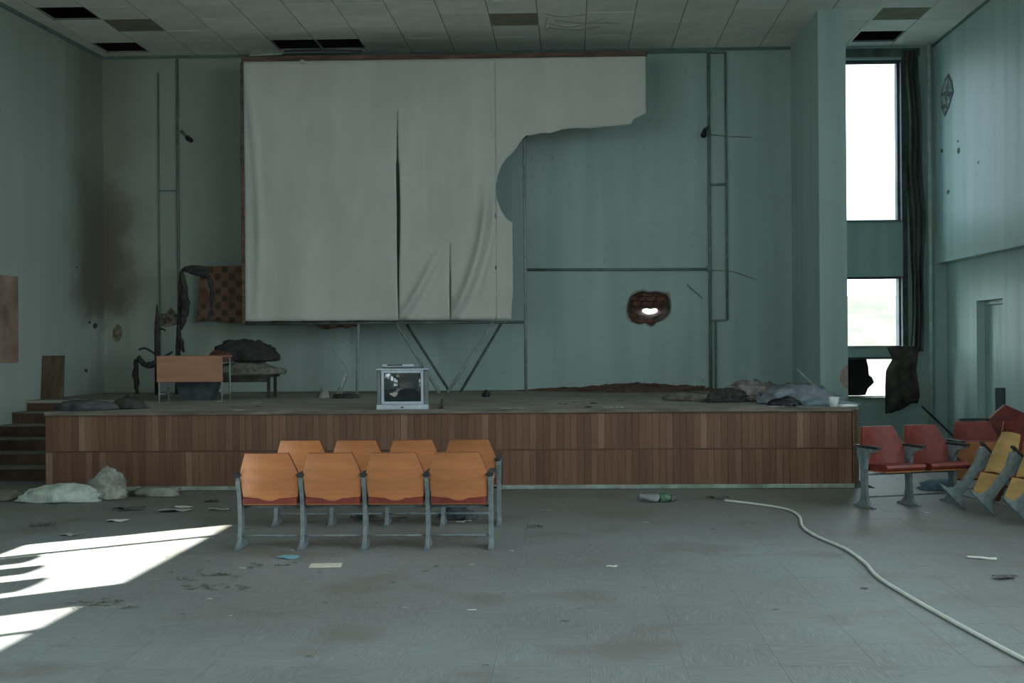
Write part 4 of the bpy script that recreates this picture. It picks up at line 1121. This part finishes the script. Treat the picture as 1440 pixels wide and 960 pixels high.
# low bank of brick dust under the shell hole, with loose lumps
bm = bmesh.new()
def bank(u, v):
    x = -0.9 + 3.3 * u
    h = (0.03 + 0.075 * math.exp(-((x - 1.0) / 0.75) ** 2) + 0.03 * noise.noise(Vector((x * 3, 0, 1)))) * (1 + 0.3 * noise.noise(Vector((x * 11, v * 6, 0))))
    d = 0.35 + 1.0 * math.exp(-((x - 1.0) / 1.3) ** 2)
    taper = min(1, u * 6) * min(1, (1 - u) * 6)
    return (x, YB - 0.01 - d * v, ZS + max(0.002, h * (1 - v) ** 1.3 * taper))
grid(bm, bank, 80, 12)
tag(obj('brick_rubble_bank', bm, M_rubble, None, True), 'bank of red brick dust along the foot of the back wall', 'rubble', kind='stuff')
lump_me = []
for k in range(5):
    b2 = bmesh.new(); bmesh.ops.create_icosphere(b2, subdivisions=1, radius=1)
    for v in b2.verts: v.co = Vector((v.co.x * rng.uniform(.7, 1.2), v.co.y * rng.uniform(.7, 1.2), v.co.z * rng.uniform(.5, .8) + 0.5))
    me = mesh_of('brick_lump', b2); me.materials.append(M_rubble); lump_me.append(me)
for k in range(46):
    x = rng.gauss(1.05, 0.7); x = max(-0.8, min(2.3, x))
    d = abs(rng.gauss(0, 0.55)) + 0.12
    o = bpy.data.objects.new('brick_lump', rng.choice(lump_me)); COL.objects.link(o)
    s_ = rng.uniform(0.018, 0.06)
    o.location = (x, YB - d, ZS + (0.06 * math.exp(-((x - 1.0) / 0.75) ** 2) if d < 0.5 else 0)); o.scale = (s_, s_, s_); o.rotation_euler = (0, 0, rng.uniform(0, 6))
    tag(o, 'lump of broken red brick on the stage below the shell hole', 'brick lump', 'brick lumps below the shell hole')

# bent wire, ball, bottle-like bits on the stage
tag(obj('bent_wire', tubebm(smooth_path([(-3.36, 18.4, ZS + 0.01), (-3.24, 18.45, ZS + 0.35), (-3.42, 18.5, ZS + 0.62), (-3.50, 18.5, ZS + 0.78), (-3.42, 18.5, ZS + 0.84), (-3.32, 18.5, ZS + 0.80), (-3.22, 18.5, ZS + 0.74)], 6), 0.009, 6), M_steel, None, True), 'bent wire loop standing left of the thin screen upright', 'wire')
tag(obj('metal_spring_rod', tubebm([(-3.40, 18.35, ZS + 0.01), (-3.33, 18.40, ZS + 0.18), (-3.28, 18.42, ZS + 0.32)], 0.022, 8), mat('bright_dented_metal', (0.42, 0.45, 0.42), 0.4, 0.3, 30), None, True), 'short pale metal rod at the foot of the bent wire', 'rod')
o = obj('crumpled_ball', heap_bm(0.075, 0.07, 0.14, 15, 0.2, 3), mat('pale_grey_crumple', (0.33, 0.32, 0.28), 0.9, 0.2, 12), None, True); o.location = (-3.50, 17.95, ZS)
tag(o, 'pale crumpled ball lying left of the screen upright on the stage', 'ball')
o = obj('dark_rag', heap_bm(0.18, 0.10, 0.06, 16, 0.25, 3), M_char, None, True); o.location = (-3.18, 18.0, ZS)
tag(o, 'dark flat rag right of the pale crumpled ball', 'rag')
o = obj('black_ball', heap_bm(0.055, 0.055, 0.10, 17, 0.1, 3), M_black, None, True); o.location = (-1.22, 18.1, ZS)
tag(o, 'small black ball on the stage right of the crossed braces', 'ball')
tag(obj('black_stick', tubebm([(-1.53, 14.95, ZS + 0.012), (-1.66, 16.3, ZS + 0.05)], 0.018, 6), M_black), 'black stick lying on the stage right of the television', 'stick')
o = obj('dark_clothing', heap_bm(0.32, 0.20, 0.11, 18, 0.3), mat('grey_dark_clothing', (0.11, 0.115, 0.115), 0.9, 0.4, 9, col2=(0.04, 0.04, 0.04)), None, True); o.location = (-5.85, 15.2, ZS)
tag(o, 'grey and dark clothing dumped at the left stage edge', 'clothes')
o = obj('black_jacket', heap_bm(0.17, 0.15, 0.14, 19, 0.3, 3), M_char, None, True); o.location = (-5.38, 15.4, ZS)
tag(o, 'black bundled jacket right of the grey clothing on the stage edge', 'jacket')

def paper_me(name, m, seed, sub=4, crump=0.12):
    b = bmesh.new()
    r2 = random.Random(seed)
    ax, ay = r2.uniform(.7, 1.1), r2.uniform(.45, .9)
    def fn(u, v):
        p = Vector(((u - .5) * ax, (v - .5) * ay, 0))
        return (p.x + 0.08 * noise.noise(Vector((v * 3, seed, 0))), p.y + 0.08 * noise.noise(Vector((u * 3, seed, 4))), crump * (0.55 + noise.noise(Vector((u * 3.2, v * 3.2, seed * 1.7)))) )
    grid(b, fn, sub, sub)
    me = mesh_of(name, b); me.materials.append(m); return me
M_paper = mat('white_scrap_paper', (0.62, 0.64, 0.58), 0.8, 0.1, 6)
M_scrap = mat('grey_scrap', (0.30, 0.31, 0.28), 0.85, 0.2, 6)
M_leaf = mat('dead_green_leaf_litter', (0.17, 0.185, 0.13), 0.9, 0.3, 8)
M_darkbit = mat('dark_litter', (0.11, 0.11, 0.10), 0.9, 0.3, 8)
pm = {'p': [paper_me('paper_scrap', M_paper, k) for k in range(4)], 's': [paper_me('litter_scrap', M_scrap, 10 + k) for k in range(4)], 'd': [paper_me('dark_scrap', M_darkbit, 20 + k, crump=0.3) for k in range(4)], 'l': [paper_me('leaf_scrap', M_leaf, 30 + k, crump=0.3) for k in range(4)]}
NM = {'p': ('paper_scrap', 'scrap of paper'), 's': ('litter_scrap', 'scrap'), 'd': ('dark_scrap', 'scrap'), 'l': ('leaf_scrap', 'leaf')}
def scrap(kind, x, y, s, label=None, group=None, z=0.0, sy=1.0):
    o = bpy.data.objects.new(NM[kind][0], rng.choice(pm[kind])); COL.objects.link(o)
    o.location = (x, y, z + 0.003); o.scale = (s, s * sy, s * 0.5); o.rotation_euler = (0, 0, rng.uniform(-0.5, 0.5))
    tag(o, label, NM[kind][1], group)
    return o
G1 = 'white scraps along the stage edge'
for x in (-0.78, -0.66, -0.58, 0.42, 0.55, -5.0, -3.9):
    scrap('p', x, 14.86 + rng.uniform(0, .08), rng.uniform(0.08, 0.14), 'white paper scrap near the front edge of the stage', G1, ZS)
scrap('d', 0.18, 14.95, 0.12, 'dark lump on the stage front edge right of the white scraps', None, ZS)
scrap('d', 2.5, 14.85, 0.24, 'dark flat scrap at the stage edge below the clothes heap', None, ZS)
scrap('p', 2.35, 14.82, 0.2, 'pale strip at the stage edge left of the dark flat scrap', None, ZS)
scrap('p', -4.75, 17.1, 0.18, 'white rag under the right leg of the orange desk', None, ZS)
scrap('p', -4.15, 16.6, 0.16, 'white scrap on the stage right of the bench', None, ZS)
scrap('p', -7.1, 18.1, 0.14, 'pale scrap at the head of the stage steps beside the leaning board', None, ZS)
for k in range(14):
    scrap(rng.choice('sd'), rng.uniform(-5.6, 2.8), rng.uniform(15.4, 19.0), rng.uniform(0.05, 0.12), 'small dull scrap lying about on the dusty stage boards', 'dull scraps on the stage', ZS)

# ------------------------------------------------------------------ things on the hall floor
# white bundle by the steps
o = obj('white_sack', heap_bm(0.40, 0.19, 0.17, 21, 0.18), mat('dirty_white_sack', (0.50, 0.55, 0.50), 0.85, 0.18, 7, bump=0.4, bscale=14), None, True); o.location = (-5.58, 13.75, 0)
tag(o, 'long dirty white sack lying in front of the stage at the left', 'sack')
o = obj('grey_bundle', heap_bm(0.19, 0.17, 0.27, 22, 0.25), mat('grey_white_bundle', (0.33, 0.34, 0.30), 0.9, 0.25, 8), None, True); o.location = (-5.14, 14.0, 0)
tag(o, 'rounded grey bundle on the right end of the white sack', 'bundle')
o = obj('brown_rag', heap_bm(0.42, 0.25, 0.09, 23, 0.25, 3), mat('brown_floor_rag', (0.14, 0.13, 0.10), 0.9, 0.25, 6), None, True); o.location = (-6.45, 14.0, 0)
tag(o, 'brown rag spread left of the white sack', 'rag')
o = obj('pale_rag', heap_bm(0.28, 0.18, 0.09, 24, 0.3, 3), mat('pale_floor_rag', (0.26, 0.27, 0.24), 0.9, 0.25, 6), None, True); o.location = (-4.72, 14.3, 0)
tag(o, 'pale rag lying right of the grey bundle at the stage foot', 'rag')
scrap('p', -4.38, 12.2, 0.26, 'pale yellowish crumpled paper on the floor left of the seat rows', None, 0, 0.6)
o = scrap('s', -4.05, 12.9, 0.42, 'long brownish torn strip on the floor beyond the yellowish paper', None, 0, 0.4)
scrap('d', -4.55, 13.0, 0.30, 'dark bluish rag on the floor right of the sack', None, 0, 0.7)
scrap('p', -4.05, 13.2, 0.18, 'pale crumpled paper standing beside the brownish strip', None)
scrap('s', -3.62, 13.0, 0.26, 'grey paper strip left of the second seat row', None, 0, 0.5)
scrap('d', -3.9, 13.7, 0.14, 'dark clod on the floor near the stage foot left of the seats', None)
scrap('p', -3.35, 13.5, 0.16, 'small white strip beside the dark clod', None, 0, 0.4)
scrap('d', -5.0, 11.9, 0.22, 'dark scrap on the floor above the sunlit patch', None, 0, 0.5)
scrap('s', -4.5, 11.3, 0.22, 'grey scrap just beyond the sunlit patch', None, 0, 0.6)
# the blue and the white papers below the first row
o = scrap('p', -2.25, 10.1, 0.16, 'crumpled light blue wrapper at the second foot of the nearest row', None)
o.data = o.data.copy(); o.data.materials.clear(); o.data.materials.append(mat('light_blue_wrapper', (0.18, 0.42, 0.50), 0.6, 0.15, 8))
o = obj('flat_paper', boxbm(-0.12, 0.12, -0.08, 0.08, 0, 0.006), mat('cream_sheet', (0.62, 0.60, 0.50), 0.8, 0.06, 6)); o.location = (-1.89, 9.72, 0.001); o.rotation_euler = (0.0, 0, 0.1)
tag(o, 'flat cream paper on the floor in front of the nearest row', 'paper')
# crushed green can and a scrap near the stage
t = thing('crushed_bottle', 'crushed plastic bottle with green label on the floor below the stage', 'bottle', (0.86, 13.5, 0.0), (0, 0, 0.05))
obj('bottle_body', rag([(-0.16, 0, 0.045), (-0.06, 0, 0.045), (0.04, 0, 0.04)], [0.035, 0.042, 0.040], 31), mat('clear_grey_plastic', (0.24, 0.27, 0.27), 0.35, 0.2, 8), t, True)
obj('bottle_label', rag([(0.05, 0, 0.045), (0.11, 0.01, 0.05), (0.16, 0.01, 0.04)], [0.045, 0.055, 0.04], 32), mat('green_label', (0.09, 0.19, 0.12), 0.6, 0.3, 14), t, True)
obj('bottle_neck', rag([(0.17, 0.0, 0.035), (0.23, 0, 0.03)], [0.035, 0.02], 33), M_darkbit, t, True)
# fallen twigs and litter under the seats
t = thing('dark_twigs', 'dark tangle of twigs on the floor under the second seat row', 'twigs', (-1.95, 12.2, 0))
for k in range(7):
    a_ = rng.uniform(0, PI); l_ = rng.uniform(0.12, 0.26); c_ = Vector((rng.uniform(-.12, .12), rng.uniform(-.06, .06), 0.02))
    obj('twig', tubebm([c_ + Vector((math.cos(a_) * l_, math.sin(a_) * l_ * .4, rng.uniform(-.01, .04))), c_, c_ - Vector((math.cos(a_ + .3) * l_, math.sin(a_ + .3) * l_ * .4, rng.uniform(-.01, .04)))], 0.011, 5), M_darkbit, t)
o = obj('rubbish_bundle', heap_bm(0.16, 0.12, 0.12, 27, 0.3, 3), mat('mixed_dark_rubbish', (0.10, 0.12, 0.13), 0.8, 0.4, 14, col2=(0.03, 0.03, 0.035)), None, True); o.location = (-1.10, 12.3, 0)
tag(o, 'dark rubbish bundle on the floor under the second row, right half', 'rubbish')
for x, y in ((-1.0, 12.12), (-1.06, 12.05)): scrap('p', x, y, 0.10, 'tiny white scrap beside the dark rubbish bundle', 'white scraps beside the rubbish bundle')
# leaf litter drifts near the sun patch
for (cx, cy, n_, sx_, sy_) in ((-2.35, 9.75, 8, 0.22, 0.10), (-2.72, 9.35, 14, 0.25, 0.14), (-2.5, 8.85, 16, 0.26, 0.10), (-3.25, 8.35, 8, 0.25, 0.08), (-2.9, 8.2, 5, 0.2, 0.08)):
    for k in range(n_):
        scrap('l', rng.gauss(cx, sx_ * 0.6), rng.gauss(cy, sy_ * 0.6), rng.uniform(0.04, 0.09), 'dead leaf in the litter drift right of the sunlit patches', 'dead leaves beside the sunlit patches', 0, 0.6)
for k in range(70):
    x = rng.uniform(-3.3, 2.4); y = rng.uniform(6.6, 14.0)
    kind = rng.choice('psdll')
    lab = {'p': 'tiny white paper scrap strewn over the open floor', 's': 'tiny grey scrap strewn over the open floor', 'd': 'tiny dark clod strewn over the open floor', 'l': 'tiny dead leaf strewn over the open floor'}[kind]
    scrap(kind, x, y, rng.uniform(0.02, 0.055), lab, lab.replace('tiny ', '') + ' group', 0, rng.uniform(.4, 1))
scrap('s', -0.26, 12.85, 0.13, 'crumpled grey paper on the floor right of the seat rows', None)
scrap('p', 0.29, 9.65, 0.10, 'small white scrap on the open floor in line with the bottle', None)
scrap('l', -0.35, 11.7, 0.20, 'greenish scrap on the floor right of the nearest row', None, 0, 0.4)
scrap('p', 3.15, 9.98, 0.20, 'white paper shred on the floor right of the hose', None, 0, 0.4)
scrap('d', 3.05, 9.15, 0.16, 'dark clod on the floor right of the hose below the white shred', None, 0, 0.8)
scrap('d', 1.55, 13.75, 0.22, 'dark torn scrap at the far end of the white hose', None, 0, 0.6)
# the pale scraps that lie below the right-hand seats
scrap('p', 3.45, 12.6, 0.05, 'tiny white scrap on the floor below the red pair', None)
tag(obj('blue_cloth_under_seats', heap_bm(0.22, 0.16, 0.10, 29, 0.3, 3), mat('dull_blue_cloth', (0.12, 0.20, 0.25), 0.9, 0.2, 6), None, True), 'dull blue cloth on the floor behind the red pair', 'cloth').location = (4.15, 14.6, 0)
# white hose
hose = smooth_path([(1.60, 13.53, 0.012), (1.9, 13.2, 0.012), (2.13, 12.8, 0.012), (2.16, 12.3, 0.012), (2.07, 11.6, 0.012), (2.09, 11.05, 0.012), (2.19, 10.4, 0.012), (2.20, 9.75, 0.012), (2.16, 9.2, 0.012), (2.18, 8.70, 0.012), (2.25, 7.83, 0.012), (2.36, 6.80, 0.012), (2.5, 5.6, 0.012)], 8)
tag(obj('white_hose', tubebm(hose, 0.0125, 8), mat('white_hose_plastic', (0.66, 0.68, 0.63), 0.5, 0.06, 4), None, True), 'long white hose snaking across the floor on the right', 'hose')
# loose wires dangling from the ceiling beside the brown tile
t = thing('ceiling_wires', 'loose dark wires and torn lining at the ceiling right of the brown tile', 'wires', (0.0, 18.5, ZC - 0.02))
for pts in ([(-0.36, -0.35, -0.01), (-0.1, -0.20, -0.03), (0.25, -0.30, -0.02)], [(-0.3, 0.25, -0.01), (0.0, 0.32, -0.05), (0.3, 0.18, -0.03), (0.75, 0.30, -0.01)], [(-0.30, 0.50, -0.01), (0.1, 0.52, -0.04), (0.45, 0.48, -0.01)], [(-0.32, -0.1, -0.01), (-0.36, 0.3, -0.08), (-0.28, 0.4, -0.02)], [(-0.2, 0.05, -0.01), (0.2, 0.10, -0.05), (0.5, 0.0, -0.01)]):
    obj('wire', tubebm(smooth_path(pts, 5), 0.007, 5), M_grid, t)
